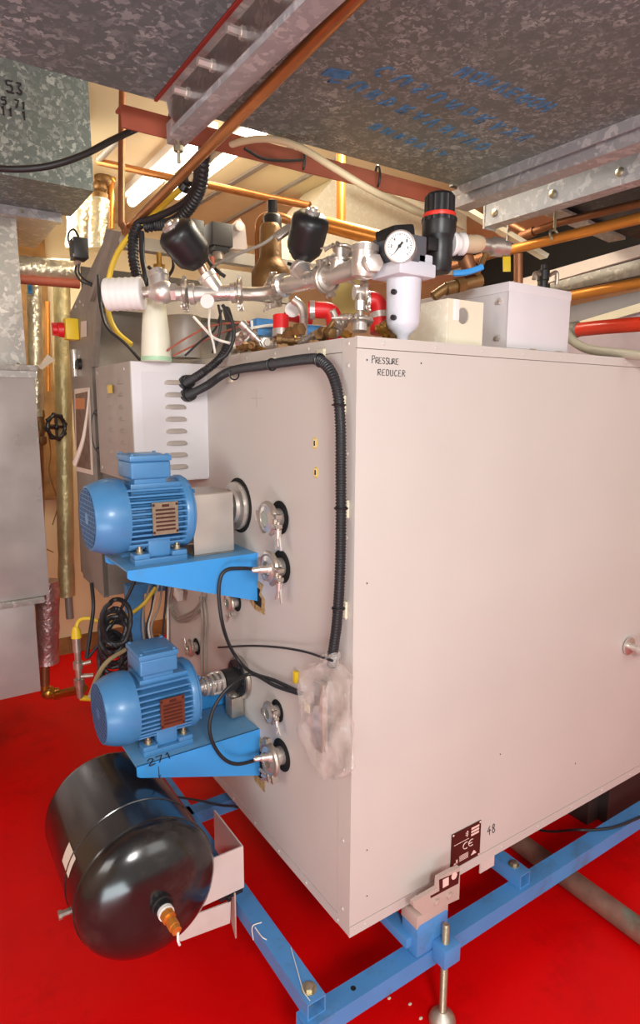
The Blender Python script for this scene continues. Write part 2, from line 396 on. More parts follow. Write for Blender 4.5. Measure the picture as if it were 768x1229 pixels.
# nameplate on the lower front
npl = M(); c = [P(542, 1002, y=-.001), P(577, 984, y=-.001), P(577.5, 1027, y=-.001), P(541, 1044, y=-.001)]
x0, x1, z0, z1 = c[0].x, c[1].x, c[3].z, c[0].z
npl.box(x0, x1, -.003, -.0005, z0, z1)
np_ = tag(npl.build('nameplate', PLATE, cab), 'dark brown engraved nameplate')
w = x1-x0; h = z1-z0; m = M(); yb = -.0034
def pl(u0, u1, v0, v1): m.box(x0+u0*w, x0+u1*w, yb, -.0028, z0+v0*h, z0+v1*h)
for k in range(3): pl(.66, .93, .86-k*.09, .92-k*.09)
m.build('print_bars', PINK, np_); m = M()
pl(.08, .58, .655, .67); pl(.46, .56, .78, .8); pl(.46, .56, .84, .86); pl(.5, .54, .74, .9)
for k in range(5): pl(.28, .58, .12+k*.035, .135+k*.035)
pl(.1, .2, .1, .14); pl(.17, .22, .1, .22)
m.prism([(x0+.68*w, yb, z0+.12*h), (x0+.88*w, yb, z0+.12*h), (x0+.78*w, yb, z0+.24*h)], (0, .0004, 0))
m.build('print_lines', PINK, np_); m = M()
for u in (.04, .96):
    for v in (.03, .97): m.cyl((x0+u*w, -.002, z0+v*h), (x0+u*w, -.0045, z0+v*h), .003, n=8)
m.build('plate_rivets', PINK, np_); m = M()
m.strokes([[V((x0+w*(.49+.1*cos(t)), yb, z0+h*(.5+.09*sin(t)))) for t in [pi*.35+pi*1.3*i/8 for i in range(9)]],
           [V((x0+w*(.68+.1*cos(t)), yb, z0+h*(.5+.09*sin(t)))) for t in [pi*.35+pi*1.3*i/8 for i in range(9)]],
           [V((x0+w*.58, yb, z0+h*.5)), V((x0+w*.7, yb, z0+h*.5))]], .0012)
m.build('conformity_mark', PINK, np_)
# handle on the right of the front
hd = P(754, 775, y=-.004)
m = M().lathe(hd, -Y, [(.030, 0), (.030, .006), (.012, .008), (.011, .035), (.017, .036), (.017, .06), (.012, .062)], 24)
m.obox(hd+V((.035, -.05, -.012)), (.05, .016, .02), bev=.004)
m.build('door_knob', INOX, cab)
# torn openings round the motor brackets
for q, r in (([(309, 697), (316, 702), (313, 712), (318, 720), (318, 738), (306, 731), (300, 722), (305, 712)], .0015), ([(306, 878), (316, 890), (317, 905), (319, 925), (318, 951), (307, 938), (303, 925)], .0015)):
    m = M().prism([P(*a, x=-.0008) for a in q], (-r, 0, 0)); t = tag(m.build('torn_opening', TAN, cab), 'ragged tan insulation edge of the cut-out')
    cx = sum(a[0] for a in q)/len(q); cy = sum(a[1] for a in q)/len(q)
    m = M().prism([P(cx+(a[0]-cx)*.55-1, cy+(a[1]-cy)*.6, x=-.0024) for a in q], (-.0004, 0, 0)); m.build('gap_shade', HOLE_SHADE, t)  # dark patch painting the shade within the torn edge
# little round stickers + pencil marks
for q in ((378, 532), (379, 567)):
    c = P(*q, x=-.0005)
    st = M().lathe(c, -X, [(.013, 0), (.013, .0012)], 20, sx=.8).build('sticker', YEL, cab)
    M().box(c.x-.0018, c.x-.001, c.y-.006, c.y+.006, c.z-.009, c.z+.009).build('sticker_print', CREAMP, st)
    M().box(c.x-.0022, c.x-.001, c.y-.003, c.y+.003, c.z-.006, c.z+.006).build('sticker_symbol', INK, st)
M().strokes([[P(301, 478, x=-.0003), P(315, 478, x=-.0003)], [P(308, 468, x=-.0003), P(308, 489, x=-.0003)]], .0005).build('pencil_mark', mat('pencil_grey', (150, 140, 134), .6), cab)

# ================================================================== BLUE FRAME
fr = thing('machine_frame', 'blue welded square-tube machine frame bolted together on the red floor', 'steel frame', (0, 0, 0))
RZ = .15
def hollow_y(m, x0, x1, y0, y1, z0, z1, t=.004):
    m.box(x0, x1, y0, y1, z1-t, z1); m.box(x0, x1, y0, y1, z0, z0+t); m.box(x0, x0+t, y0, y1, z0+t, z1-t); m.box(x1-t, x1, y0, y1, z0+t, z1-t)
    m.box(x0+t, x1-t, y0+.06, y0+.065, z0+t, z1-t)
def hollow_x(m, x0, x1, y0, y1, z0, z1, t=.004):
    m.box(x0, x1, y0, y1, z1-t, z1); m.box(x0, x1, y0, y1, z0, z0+t); m.box(x0, x1, y0, y0+t, z0+t, z1-t); m.box(x0, x1, y1-t, y1, z0+t, z1-t)
    m.box(x0+.06, x0+.065, y0+t, y1-t, z0+t, z1-t)
m = M(); hollow_x(m, -.152, 1.9, -.046, .007, RZ-.05, RZ); rail = m.build('front_rail', BLUE_F, fr)
M().lathe((.0, -.018, RZ-.001), Z, [(.007, 0), (.007, .0016)], 14).build('bolt_hole_shade', HOLE_SHADE, rail)  # flat dark disc painting the shade of a bolt hole
m = M(); hollow_x(m, -.14, 1.9, .78, .83, RZ, RZ+.045); m.build('rear_rail', BLUE_F, fr)
m = M(); hollow_y(m, -.142, -.09, -.028, .83, RZ, RZ+.045); srail = m.build('side_rail', BLUE_F, fr)
def boltm(c, r=.011, h=.008):
    m = M().lathe(c, Z, [(r*1.5, 0), (r*1.5, .002)], 20); m.lathe(V(c)+Z*.002, Z, [(r, 0), (r, h), (r*.8, h+.001)], 6); return m
boltm((-.116, .006, RZ+.045), .013).build('rail_bolt', ZINC, srail)
M().cyl((-.116, .002, RZ+.005), (-.116, .002, RZ+.04), .007, n=10).build('rail_bolt', ZINC, srail)
m = M(); hollow_y(m, .612, .658, -.034, 1.2, RZ, RZ+.045); crail = m.build('cross_rail', BLUE_F, fr)
boltm((.635, .01, RZ+.045), .011).build('rail_bolt', ZINC, crail)
# post with pinkish bracket, label and levelling foot
m = M().box(.186, .30, -.046, .02, RZ, .25, bev=.012); m.build('post', BLUE_F, fr)
m = M().obox((.19, .15, RZ+.04), (.045, .35, .03), bev=.004); m.build('gusset', BLUE_F, fr)
pz = lambda x, y: P(x, y, y=-.054)
m = M().prism([pz(508, 1099), pz(551, 1079), pz(552.3, 1041), pz(541, 1046), pz(526, 1054), pz(525, 1066), pz(496, 1083), pz(496, 1089)], (0, .012, 0)); br = tag(m.build('post_bracket', PINKBR, fr), 'pinkish painted bracket at the top of the post')
M().box(.186, .30, -.043, .02, .236, .275, bev=.004).build('bracket_return', PINKBR, br)
for q in ((523, 1082), (538.5, 1074)):
    M().lathe(pz(*q), -Y, [(.0085, 0), (.0085, .006), (.005, .007)], 6).build('bracket_bolt', PINKBR, br)
py_ = lambda x, y, o=.0006: P(x, y, y=-.054-o)
lb = M().prism([py_(517, 1078), py_(550, 1060.5), py_(551.5, 1046), py_(527, 1056), py_(527.5, 1069.5), py_(516.5, 1075.5)], (0, .0005, 0)); lbo = lb.build('rating_label', PLATE, br)
m = M().prism([py_(531.5, 1066, .0012), py_(538.5, 1062, .0012), py_(538.5, 1052.5, .0012), py_(531.5, 1056, .0012)], (0, .0005, 0)); m.build('label_print', PINK, lbo)
m = M().lathe(py_(545, 1051, .0004), -Y, [(.0105, 0), (.0105, .001)], 18); m.build('label_seal', PINK, lbo)
m = M().box(.24, .298, -.094, -.046, .128, .182, bev=.003); blk = m.build('foot_block', BLUE_F, fr)
ft = V((.266, -.069, ZF))
m = M(); prof = [(.0095, .03)]
z = .035
while z < .297: prof += [(.0102, z), (.0092, z+.002)]; z += .004
prof += [(.0085, z), (.007, z+.002)]
m.lathe(ft, Z, prof, 14); lf = m.build('levelling_screw', ZINC, fr)
m = M().lathe(ft, Z, [(.036, 0), (.037, .006), (.035, .014), (.026, .026), (.014, .033), (.012, .036)], 28); m.build('foot_pad', INOX_D, lf)
# second foot far right, rear
for (x, y) in ((1.7, -.075), (.26, .86), (1.7, .86)):
    M().lathe((x, y, ZF), Z, [(.036, 0), (.035, .014), (.012, .03), (.0098, .032), (.0098, .275)], 16).build('levelling_foot', ZINC, fr)
    M().box(x-.03, x+.03, min(y, y-.0)-.03 if y > 0 else y-.026, y+.03, .142, .198).build('foot_block', BLUE_F, fr)
M().box(1.64, 1.76, -.046, .02, RZ, Z0).build('post', BLUE_F, fr); M().box(.2, .3, .78, .83, RZ+.045, Z0).build('post', BLUE_F, fr); M().box(1.64, 1.76, .78, .83, RZ+.045, Z0).build('post', BLUE_F, fr)
# tall blue uprights seen behind the left face
for q0, q1 in (((160, 718), (160, 800)),):
    a = P(160, 718, y=1.3); b = P(160, 810, y=1.3)
    m = M().box(a.x-.03, a.x+.03, 1.27, 1.32, RZ+.04, a.z+.02); m.build('upright', BLUE_F, fr)
    m = M().box(a.x-.03, .2, 1.27, 1.32, a.z+.02, a.z+.06); m.build('top_rail', BLUE_F, fr)
    m = M().box(a.x-.03, a.x+.03, .83, 1.32, RZ, RZ+.045); m.build('tie_rail', BLUE_F, fr)
# small angle clip beneath the front panel
m = M(); c = P(575, 1038, y=.03); m.box(c.x-.03, c.x+.03, .0, .004, .245, .28); m.box(c.x+.027, c.x+.03, .004, .05, .245, .28); m.build('angle_clip', WHITEPL, cab)
# white string tied to the side rail
m = M().tube([P(304, 1128, z=.16), P(303, 1112, z=.198), P(314, 1107, z=.2)], .0016, 6); m.tube([P(306, 1113, z=.2), P(314, 1124, z=.199), P(320, 1128, z=.197)], .0016, 6)
m.tube([P(349, 1137, z=.198), P(357, 1165, z=.2), P(364, 1189, z=.198), P(372, 1201, z=.197)], .0011, 6)
single(m, 'string_tie', WHITECAB, 'thin white string tied round the blue side rail', 'string')

# ================================================================== MOTORS
AX = .575
def make_motor():
    t = thing('electric_motor', '', 'electric motor', local=True)
    H = .124
    # fan cowl
    m = M().lathe((-.205, 0, H), X, [(.078, 0), (.084, .002), (.089, .012), (.097, .036), (.101, .06), (.1015, .08), (.098, .1), (.09, .101)], 40)
    cw = m.build('fan_cowl', BLUE, t, org=V())
    m = M().lathe((-.2062, 0, H), X, [(.08, 0), (.08, .002)], 36); g = m.build('fan_grille', BLUE_DK, cw, org=V())
    m = M()
    for k in range(-6, 7):
        c = k*.0125; hh = sqrt(max(.08**2-c*c, 0))
        m.box(-.2066, -.2055, c-.0008, c+.0008, H-hh, H+hh); m.box(-.2066, -.2055, -hh, hh, H+c-.0008, H+c+.0008)
    m.lathe((-.2068, 0, H), X, [(.016, 0), (.016, .002)], 20)
    m.build('grille_bars', BLUE, g, org=V())
    # finned body
    m = M().lathe((-.108, 0, H), X, [(.076, 0), (.076, .19)], 40)
    for k in range(-5, 6):
        zz = k*.0145; o_ = sqrt(.098**2-zz*zz)
        m.box(-.108, .078, -o_, o_, H+zz-.0025, H+zz+.0025)
    for k in range(-3, 4):
        yy = k*.0165; o_ = sqrt(.096**2-yy*yy); m.box(-.108, .078, yy-.0025, yy+.0025, H-o_, H)
    m.box(-.09, .07, -.052, .052, H+.06, H+.088, bev=.004)
    m.build('finned_body', BLUE, t, org=V(), ang=30)
    m = M().lathe((.06, 0, H), X, [(.090, 0), (.098, .004), (.101, .012), (.101, .024), (.095, .028), (.095, .034), (.08, .042), (.03, .046)], 40)
    for k in range(4):
        a = pi/4+k*pi/2; m.lathe((.098, cos(a)*.086, H+sin(a)*.086), X, [(.006, 0), (.006, .006)], 6)
    m.build('end_shield', BLUE, t, org=V())
    m = M().lathe((.1, 0, H), X, [(.014, 0), (.014, .07)], 16); m.build('shaft', INOX, t, org=V())
    # terminal box
    m = M().box(-.078, .02, -.05, .05, H+.086, H+.104, bev=.004); m.box(-.09, .032, -.06, .06, H+.1, H+.146, bev=.007, seg=3)
    tb = m.build('terminal_box', BLUE, t, org=V())
    m = M().box(-.093, .035, -.063, .063, H+.146, H+.162, bev=.005); m.box(-.07, .01, -.04, .04, H+.162, H+.1645, bev=.001)
    for (u, v) in ((-.082, -.052), (.024, -.052), (-.082, .052), (.024, .052)): m.lathe((u, v, H+.162), Z, [(.006, 0), (.005, .004)], 10)
    m.build('box_lid', BLUE, tb, org=V())
    # feet
    for sgn in (-1, 1):
        m = M()
        y0 = sgn*.06
        m.box(-.098, .065, y0-.022, y0+.022, 0, .016, bev=.002)
        m.box(-.098, -.052, y0-.022, y0+.02, .016, .03, bev=.003); m.box(.018, .065, y0-.022, y0+.02, .016, .03, bev=.003)
        m.obox((-.016, sgn*.05, .04), (.07, .04, .05), bev=.008)
        f = m.build('foot', BLUE, t, org=V())
        for xx in (-.075, .042):
            q = M().lathe((xx, y0, .03), Z, [(.014, 0), (.014, .003), (.0095, .0032), (.0095, .011), (.0055, .0112), (.0055, .018)], 12); q.build('foot_bolt', ZINC, f, org=V())
    # rating plate on the side facing -Y
    m = M().obox((-.008, -.101, H+.0), (.078, .004, .085)); m.box(-.04, .024, -.099, -.075, H-.03, H+.03)
    rp = m.build('rating_plate', PLATE_G, t, org=V())
    m = M()
    for k in range(6): m.box(-.038, .022, -.1037, -.1025, H-.032+k*.0105, H-.027+k*.0105)
    m.box(-.018, .004, -.1038, -.1025, H+.03, H+.037)
    for u in (-.043, .027):
        for v in (-.036, .036): m.lathe((u, -.103, H+v), -Y, [(.004, 0), (.003, .002)], 8)
    m.build('plate_print', PLATE, rp, org=V())
    for o in [t]+list(t.children_recursive):
        if o.data:
            for v in o.data.vertices: v.co.x *= .88
    return t
mot = make_motor(); tag(mot, 'upper blue finned electric motor with steel plate, coupled through a square guard', group='blue drive motors')
mot.location = (-.256, AX, 1.17)
mot2 = copy_tree(mot); tag(mot2, 'lower blue finned electric motor with a rusty brown plate above the black tank')
mot2.location = (-.256, AX, .628)
for ch in mot2.children:
    if ch.name.startswith('rating_plate'):
        ch.data = ch.data.copy(); ch.data.materials[0] = PLATE_R
def bracket(zt, zb_l, zb_r, label, slot):
    t = thing('motor_bracket', label, 'bracket', (0, .565, zt))
    m = M(); y0, y1, xl = .462, .672, -.372
    top = [(xl, y0), (0, y0), (0, y1), (xl, y1)]
    m.box(xl, 0, y0, y1, zt-.006, zt, bev=.002)
    m.build('top_plate', mat('dusty_blue_paint', (92, 146, 188), .5, var=.1, dirt=(110, 118, 122), dirt_amt=.7, dscale=8), t)
    for yy, nm in ((y0-.001, 'side_web'), (y1-.005, 'side_web')):
        m = M().prism([(xl, yy, zt), (0, yy, zt), (0, yy, zb_r), (xl+.008, yy, zb_l), (xl, yy, zb_l+.006)], (0, .006, 0)); w = m.build(nm, BLUE_B, t)
        if slot and yy < .5:
            yk = yy-.0008
            q = M().strokes(write('271', P(178, 920, z=zt+.0006), X+Y*.1, Y+X*.15, .031, .95, seed=9, jit=.03), .0017); q.strokes([[P(190, 920, y=yk), P(191.5, 934, y=yk)], [P(190, 930, y=yk), P(191.5, 934, y=yk), P(193, 930, y=yk)]], .0009)
            q.build('marker_number', INK, w)
    return t
bk1 = bracket(1.17, 1.144, 1.027, 'upper blue folded bracket carrying the motor beneath the square guard', False)
bk2 = bracket(.628, .595, .476, 'lower blue folded bracket marked 271 above the black tank', True)
# upper: guard + flange
gd = thing('coupling_guard', 'square brushed steel coupling guard between upper motor and cabinet', 'guard', (-.09, AX, 1.17))
m = M(); gx0, gx1, gy0, gy1, gz = -.172, -.052, .508, .66, 1.342
m.box(gx0, gx1, gy0, gy0+.003, 1.176, gz); m.build('guard_front', BRUSH, gd)
m = M().box(gx0, gx1, gy0, gy1, gz, gz+.003); m.box(gx0, gx1, gy1-.003, gy1, 1.176, gz); m.box(gx0, gx1, gy0+.003, gy1-.003, 1.1705, 1.174); m.build('guard_cover', INOX_D, gd)
fl = thing('shaft_flange', 'round steel shaft flange in dark cut-out beside the coupling guard', 'flange', (0, AX, 1.293))
M().lathe((-.0008, AX, 1.293), -X, [(.082, 0), (.082, .0012)], 40).build('cut_out_shade', HOLE_SHADE, fl)  # flat dark disc painting the shade of the cut-out
M().lathe((-.003, AX, 1.293), -X, [(.07, 0), (.072, .006), (.07, .016), (.052, .02), (.05, .03)], 40).build('flange_disc', INOX, fl)
M().lathe((-.033, AX, 1.293), -X, [(.022, 0), (.022, .03), (.026, .03), (.026, .05)], 24).build('coupling_hub', INOX_D, fl)
# lower: open coupling
zc = .752
lc = thing('shaft_coupling', 'open steel shaft coupling joining lower motor to black bearing housing', 'coupling', (-.06, AX, zc))
M().lathe((-.002, AX, zc), -X, [(.066, 0), (.068, .004), (.066, .012), (.05, .016)], 36).build('rear_flange', INOX_D, lc)
bh = M().lathe((-.016, AX, zc), -X, [(.058, 0), (.058, .006), (.036, .008), (.036, .05), (.03, .053)], 32)
for k in range(6):
    a = 2*pi*k/6; bh.lathe((-.02, AX+cos(a)*.048, zc+sin(a)*.048), -X, [(.006, 0), (.006, .006)], 6)
bh.build('bearing_housing', BLACK, lc)
m = M()
for k in range(4):
    x = -.069-k*.0165; m.lathe((x, AX, zc), -X, [(.034-.002*k, 0), (.036-.002*k, .002), (.036-.002*k, .009), (.034-.002*k, .011), (.022, .0115), (.022, .017)], 30)
m.lathe((-.134, AX, zc), -X, [(.018, 0), (.016, .02)], 20)
for k in range(5):
    a = 2*pi*k/5; m.lathe((-.078, AX+cos(a)*.032, zc+sin(a)*.032), -X, [(.005, 0), (.005, .03)], 8)
m.build('coupling_discs', INOX, lc)
m = M().box(-.05, -.006, .55, .6, .632, .70, bev=.01); m.ball((-.03, .575, .69), .02); m.build('bearing_foot', INOX_D, lc)
# blue back plate visible under the lower coupling
m = M().box(-.16, -.004, .67, .68, .628, .69); single(m, 'back_plate', BLUE_B, 'small bright blue plate standing behind the lower shaft coupling', 'plate')

# ================================================================== TRI-CLAMPS
def make_clamp():
    """sanitary clamp ferrule; local +Z is the pipe axis out of the panel, wing nut at +X"""
    t = thing('pipe_clamp', '', 'pipe clamp', local=True)
    M().lathe((0, 0, .0), Z, [(.036, 0), (.036, .0012)], 28, sx=1, sy=1).build('hole_shade_disc', HOLE_SHADE, t, org=V())  # dark disc proud of the panel, painting a hole's shade
    M().lathe((0, 0, .001), Z, [(.02, 0), (.02, .022), (.028, .026), (.028, .034), (.02, .037), (.017, .038), (.016, .034)], 28).build('ferrule', INOX, t, org=V())
    M().lathe((0, 0, .0365), Z, [(.0155, 0), (.0155, .0008)], 24).build('sight_glass', mat('greenish_sight_glass', (112, 118, 100), .15, coat=.5), t, org=V())
    m = M().torus((0, 0, .03), Z, .032, .0065, 32, 8, radians(25), radians(335))
    m.obox((.040, 0.010, .03), (.018, .009, .016), bev=.002); m.obox((.040, -.010, .03), (.018, .009, .016), bev=.002)
    m.lathe((-.04, -.012, .03), Y, [(.006, 0), (.006, .024)], 10); m.obox((-.039, 0, .03), (.012, .018, .014), bev=.003)
    m.build('clamp_ring', INOX_D, t, org=V())
    m = M().cyl((.044, .0, .03), (.044, -.05, .03), .0035, n=8); m.cyl((.044, -.016, .03), (.044, -.034, .03), .0075, .006, n=12)
    m.obox((.044+.008, -.044, .03), (.006, .03, .005), V((1, .25, 0)), V((-.25, 1, 0)), bev=.0015); m.obox((.044-.008, -.044, .03), (.006, .03, .005), V((1, -.25, 0)), V((.25, 1, 0)), bev=.0015)
    m.build('wing_nut', INOX, t, org=V())
    return t
clamp0 = None
def clamp(p, zdir, xdir, label, s=1.0, group='pipe clamps'):
    global clamp0
    t = make_clamp() if clamp0 is None else copy_tree(clamp0)
    if clamp0 is None: clamp0 = t
    Zd = V(zdir).normalized(); Xd = V(xdir); Xd = (Xd-Zd*Xd.dot(Zd)).normalized(); Yd = Zd.cross(Xd)
    R = Matrix((Xd, Yd, Zd)).transposed()
    t.matrix_world = Matrix.Translation(V(p)) @ R.to_4x4() @ Matrix.Diagonal((s, s, s, 1))
    tag(t, label, 'pipe clamp', group)
    return t
# on the left face the outward normal is -X; right of image = -Y
clamp(P(336, 621, x=-.001), -X, V((0, -1, 0)), 'uppermost open steel pipe clamp on the side panel, right of coupling guard', 1.25)
clamp(P(338, 680, x=-.001), -X, V((0, -1, -.1)), 'steel pipe clamp with black cable plugged in beside upper blue bracket', 1.25)
clamp(P(333, 853, x=-.001), -X, V((0, -1, .25)), 'small steel pipe clamp on side panel left of the plastic bag', .9)
clamp(P(338, 906, x=-.001), -X, V((0, -.3, -1)), 'steel pipe clamp with cable plugged in at end of lower blue bracket', 1.3)
clamp(P(236, 776, x=-.001), -X, V((0, .8, -.6)), 'small steel pipe clamp at back of side panel above the lower coupling', .85)
clamp(P(284, 722, x=-.001), -X, V((0, -.6, -1)), 'small steel pipe clamp hanging under the upper blue bracket', .85)
# probe plugs in two clamps
for q, l in (((325, 683), 'upper'), ((326, 908), 'lower')):
    c = P(*q, x=-.046)
    m = M().lathe(c, -X+Y*.35, [(.015, 0), (.015, .01), (.011, .011), (.011, .03), (.008, .031), (.008, .045), (.005, .05)], 12)
    single(m, 'cable_gland', INOX, 'hexagonal steel cable gland screwed into the %s cabled pipe clamp' % l, 'cable gland', group='probe glands')

# ================================================================== LOUVRED ENCLOSURE
LX, LY0, LY1, LZ0, LZ1 = -.24, .79, 1.185, 1.352, 1.714
en = thing('louvred_enclosure', 'pale grey louvred electrical enclosure fixed to the cabinet side above upper motor', 'enclosure', (LX/2, (LY0+LY1)/2, LZ0))
M().box(LX+.003, -.001, LY0+.003, LY1, LZ0, LZ1-.002).build('enclosure_body', STONE, en)
m = M().box(LX, -.001, LY0, LY0+.004, LZ0, LZ1, bev=.0015)
LV = []; zs = [LZ1-.058-k*.037 for k in range(8)]
for z in zs:    # pressed louvres: half-lens scoops
    cx = -.105; w = .068
    lv = M(); rings = []
    for i in range(11):
        u = -1+2*i/10; bulge = .013*sqrt(max(0, 1-u*u)); hh = .007*sqrt(max(0, 1-u**4))
        xx = cx+u*w/2
        rings.append([lv.bm.verts.new((xx, LY0-.0016, z+hh)), lv.bm.verts.new((xx, LY0-bulge*.6-.0016, z+hh*.5)), lv.bm.verts.new((xx, LY0-bulge-.0016, z-.0065)), lv.bm.verts.new((xx, LY0-.0016, z-.007))])
    lv._faces(rings, caps=True); LV.append(lv)
m.box(LX+.03, -.0, LY0-.0015, LY0, LZ0+.005, LZ1-.03)
frp = m.build('front_cover', LILAC, en)
for lv in LV: lv.build('louvre', mat('dusty_shaded_louvre', (176, 164, 156), .5), frp)  # darker tan for dirt, with louvre shading put into the colour
m = M().box(LX-.002, LX+.002, LY0, LY1, LZ0, LZ1, bev=.001)
for (yy, zz) in ((LY0+.06, LZ1-.02), (LY1-.025, LZ1-.02), (LY1-.03, LZ0+.02)): m.lathe((LX-.002, yy, zz), -X, [(.007, 0), (.006, .003)], 12)
for i in range(8):
    for j in range(2):
        yy = LY0+.10+j*.13; zz = LZ1-.058-i*.037
        rings = []
        for k in range(7):
            u = -1+2*k/6; b = .007*sqrt(max(0, 1-u*u)); y2 = yy+u*.03
            rings.append([m.bm.verts.new((LX-.0018, y2, zz+.006)), m.bm.verts.new((LX-.002-b, y2, zz-.005)), m.bm.verts.new((LX-.0018, y2, zz-.0055))])
        m._faces(rings)
sdp = m.build('side_cover', STONE, en)
c = P(134, 467, x=LX-.004); m = M().box(c.x-.0065, c.x-.0055, c.y-.026, c.y+.026, c.z-.013, c.z+.013); m.build('warning_label', YEL, sdp)
for q in ((222, 459), (224, 474)):
    c = P(*q, y=LY0-.001); m = M().lathe(c, V((.15, -1, .1)), [(.022, -.004), (.022, .012), (.018, .013), (.02, .03), (.016, .034)], 12); tag(m.build('cable_gland', BLACK, en), 'black gland')

# ================================================================== CONDUITS AND CABLES on the side panel
hx = -.028
def hose(name, pts, r, material, label, cat, rib=0, n=10, group=None):
    return single(M().tube(pts, r, n, rib=rib), name, material, label, cat, group=group)
g2 = P(226, 474, y=LY0-.03)
hose('flexible_conduit', [g2, P(248, 463, x=-.06), P(275, 446, x=hx), P(320, 438, x=hx), P(368, 431, x=hx), P(384, 433, x=hx), P(397, 446, x=hx), P(405, 470, x=hx), P(408.5, 510, x=hx), P(409, 570, x=hx), P(409, 640, x=hx), P(407.5, 700, x=hx), P(404, 750, x=hx), P(400, 780, x=hx-.004), P(398, 800, x=hx-.004)],
     .0125, BLACK_R, 'long black ribbed conduit running along the top and down the side panel', 'conduit', rib=.007, n=12)
g1 = P(224, 459, y=LY0-.03)
hose('flexible_conduit', [g1, P(242, 448, x=-.07), P(262, 432, x=-.03), P(273, 414, x=.0), P(277, 395, x=.05), P(272, 372, x=.1)], .013, BLACK_R, 'short black conduit curving up from the upper enclosure gland', 'conduit', rib=.007, n=12)
for i, (q, horiz) in enumerate((((283, 444), 1), ((329, 434), 1), ((387, 424), 1), ((411, 486), 0), ((415, 610), 0), ((413, 730), 0), ((278, 455), 1))):
    c = P(*q, x=-.001)
    t = thing('cable_clip', ['cream clip holding the conduit nearest the enclosure, above it', 'cream clip under the conduit midway along the top edge', 'cream clip above the conduit at its top bend', 'cream clip beside the upper end of vertical conduit', 'cream clip beside the vertical conduit, level with the coupling guard', 'cream clip beside the vertical conduit, just above the bag', 'cream clip below the conduit near the enclosure'][i], 'cable clip', c, group='cable clips')
    M().obox(c-X*.004, (.007, .03, .04) if not horiz else (.007, .03, .018), bev=.0015).build('clip_base', CREAMP, t)
    hc = P(*((281, 449.5), (326, 437.5), (384, 432.5), (406.5, 486), (409.3, 610), (406, 730), (279, 448))[i], x=hx)
    if i == 6: continue
    m = M().torus(V((hx, hc.y, hc.z)), Z if not horiz else Y, .0142, .0022, 20, 6)
    m.build('tie_strap', BLACK, t)
# plastic bag hanging at the end of the conduit
bg = thing('plastic_bag', 'crumpled clear plastic bag taped round the conduit end on the side panel', 'plastic bag', P(390, 930, x=-.03))
outline = [(391, 783, 404, 783), (386, 792, 404, 793), (362, 800, 411, 800), (360, 815, 420, 815), (362, 845, 420, 840), (360, 862, 419, 860), (358, 872, 421, 880), (366, 895, 424, 900), (374, 917, 425, 922), (385, 933, 412, 934)]
m = M(); rn = random.Random(5); rings = []
rows = []
for i in range(len(outline)-1):
    for k in range(3):
        t = k/3; rows.append(tuple(a*(1-t)+b*t for a, b in zip(outline[i], outline[i+1])))
rows.append(outline[-1])
for i, (xl, yl, xr, yr) in enumerate(rows):
    f = i/(len(rows)-1); thick = .016+.02*sin(pi*min(1, f*1.05)); ring = []
    N = 26
    for j in range(N):
        a = 2*pi*j/N; u = (1-cos(a))/2; s_ = sin(a)
        px = xl+(xr-xl)*u; py = yl+(yr-yl)*u
        q = P(px, py, x=-.034)
        off = -s_*thick*(.75+.5*sin(u*9+i*.7))+rn.uniform(-.0012, .0012)
        q = q+V((min(max(off, -.05), .028), rn.uniform(-.0012, .0012), rn.uniform(-.0015, .0015)))
        ring.append(m.bm.verts.new(q))
    rings.append(ring)
m._faces(rings, caps=True)
m.build('bag_film', BAG, bg, ang=25)
M().lathe(P(398, 792, x=-.032), Z, [(.017, -.012), (.018, 0), (.0165, .018)], 16).build('tape_wrap', BAG, bg)
c = P(378, 846, x=-.02); M().box(-.045, -.042, c.y-.011, c.y+.011, c.z-.012, c.z+.012).build('paper_slip', CREAMP, bg)
M().box(-.03, -.012, P(385, 850, x=-.02).y-.022, P(385, 850, x=-.02).y+.018, P(385, 900, x=-.02).z, P(385, 818, x=-.02).z, bev=.006).build('wrapped_connector', BRUSH, bg)
c = P(357, 812, x=-.001); single(M().box(-.012, -.001, c.y-.007, c.y+.007, c.z-.016, c.z+.016, bev=.001), 'cable_clip', YEL, 'small yellow clip on the side panel left of the bag', 'cable clip')
# thin cables
hose('signal_cable', [P(308, 683, y=.43), P(290, 682, y=.43), P(272, 684, y=.43), P(264, 696, y=.43), P(263, 722, y=.43), P(269, 757, y=.44), P(281, 785, x=-.045), P(300, 806, x=-.02), P(330, 817, x=-.014), P(362, 832, x=-.025)], .0052, BLACK_R, 'black cable looping from the upper cabled clamp down to the bag', 'cable')
hose('signal_cable', [P(312, 911, y=.43), P(285, 917, y=.43), P(267, 909, y=.43), P(254, 888, y=.43), P(252, 865, y=.43), P(262, 840, y=.43), P(280, 820, y=.43), P(302, 809, x=-.03), P(330, 823, x=-.024), P(360, 833, x=-.03)], .0052, BLACK_R, 'black cable looping from the lower cabled clamp up to the bag', 'cable')
hose('signal_cable', [P(262, 777, x=-.02), P(300, 775, x=-.016), P(335, 777, x=-.016), P(365, 782, x=-.02), P(390, 790, x=-.048), P(399, 793, x=-.05)], .003, BLACK_R, 'thin black tie cable stretched level across the panel to the bag neck', 'cable')
for i, o in enumerate((0, 4)):
    hose('grey_cable', [P(240+o, 716, x=-.01), P(243+o, 745, x=-.01), P(242+o, 770, x=-.01), P(242+o, 800, x=-.01), P(243+o, 815, x=-.01)], .004, GREYHOSE, 'pair of grey cables running straight down the side panel behind the coupling', 'cable', group='grey drop cables')
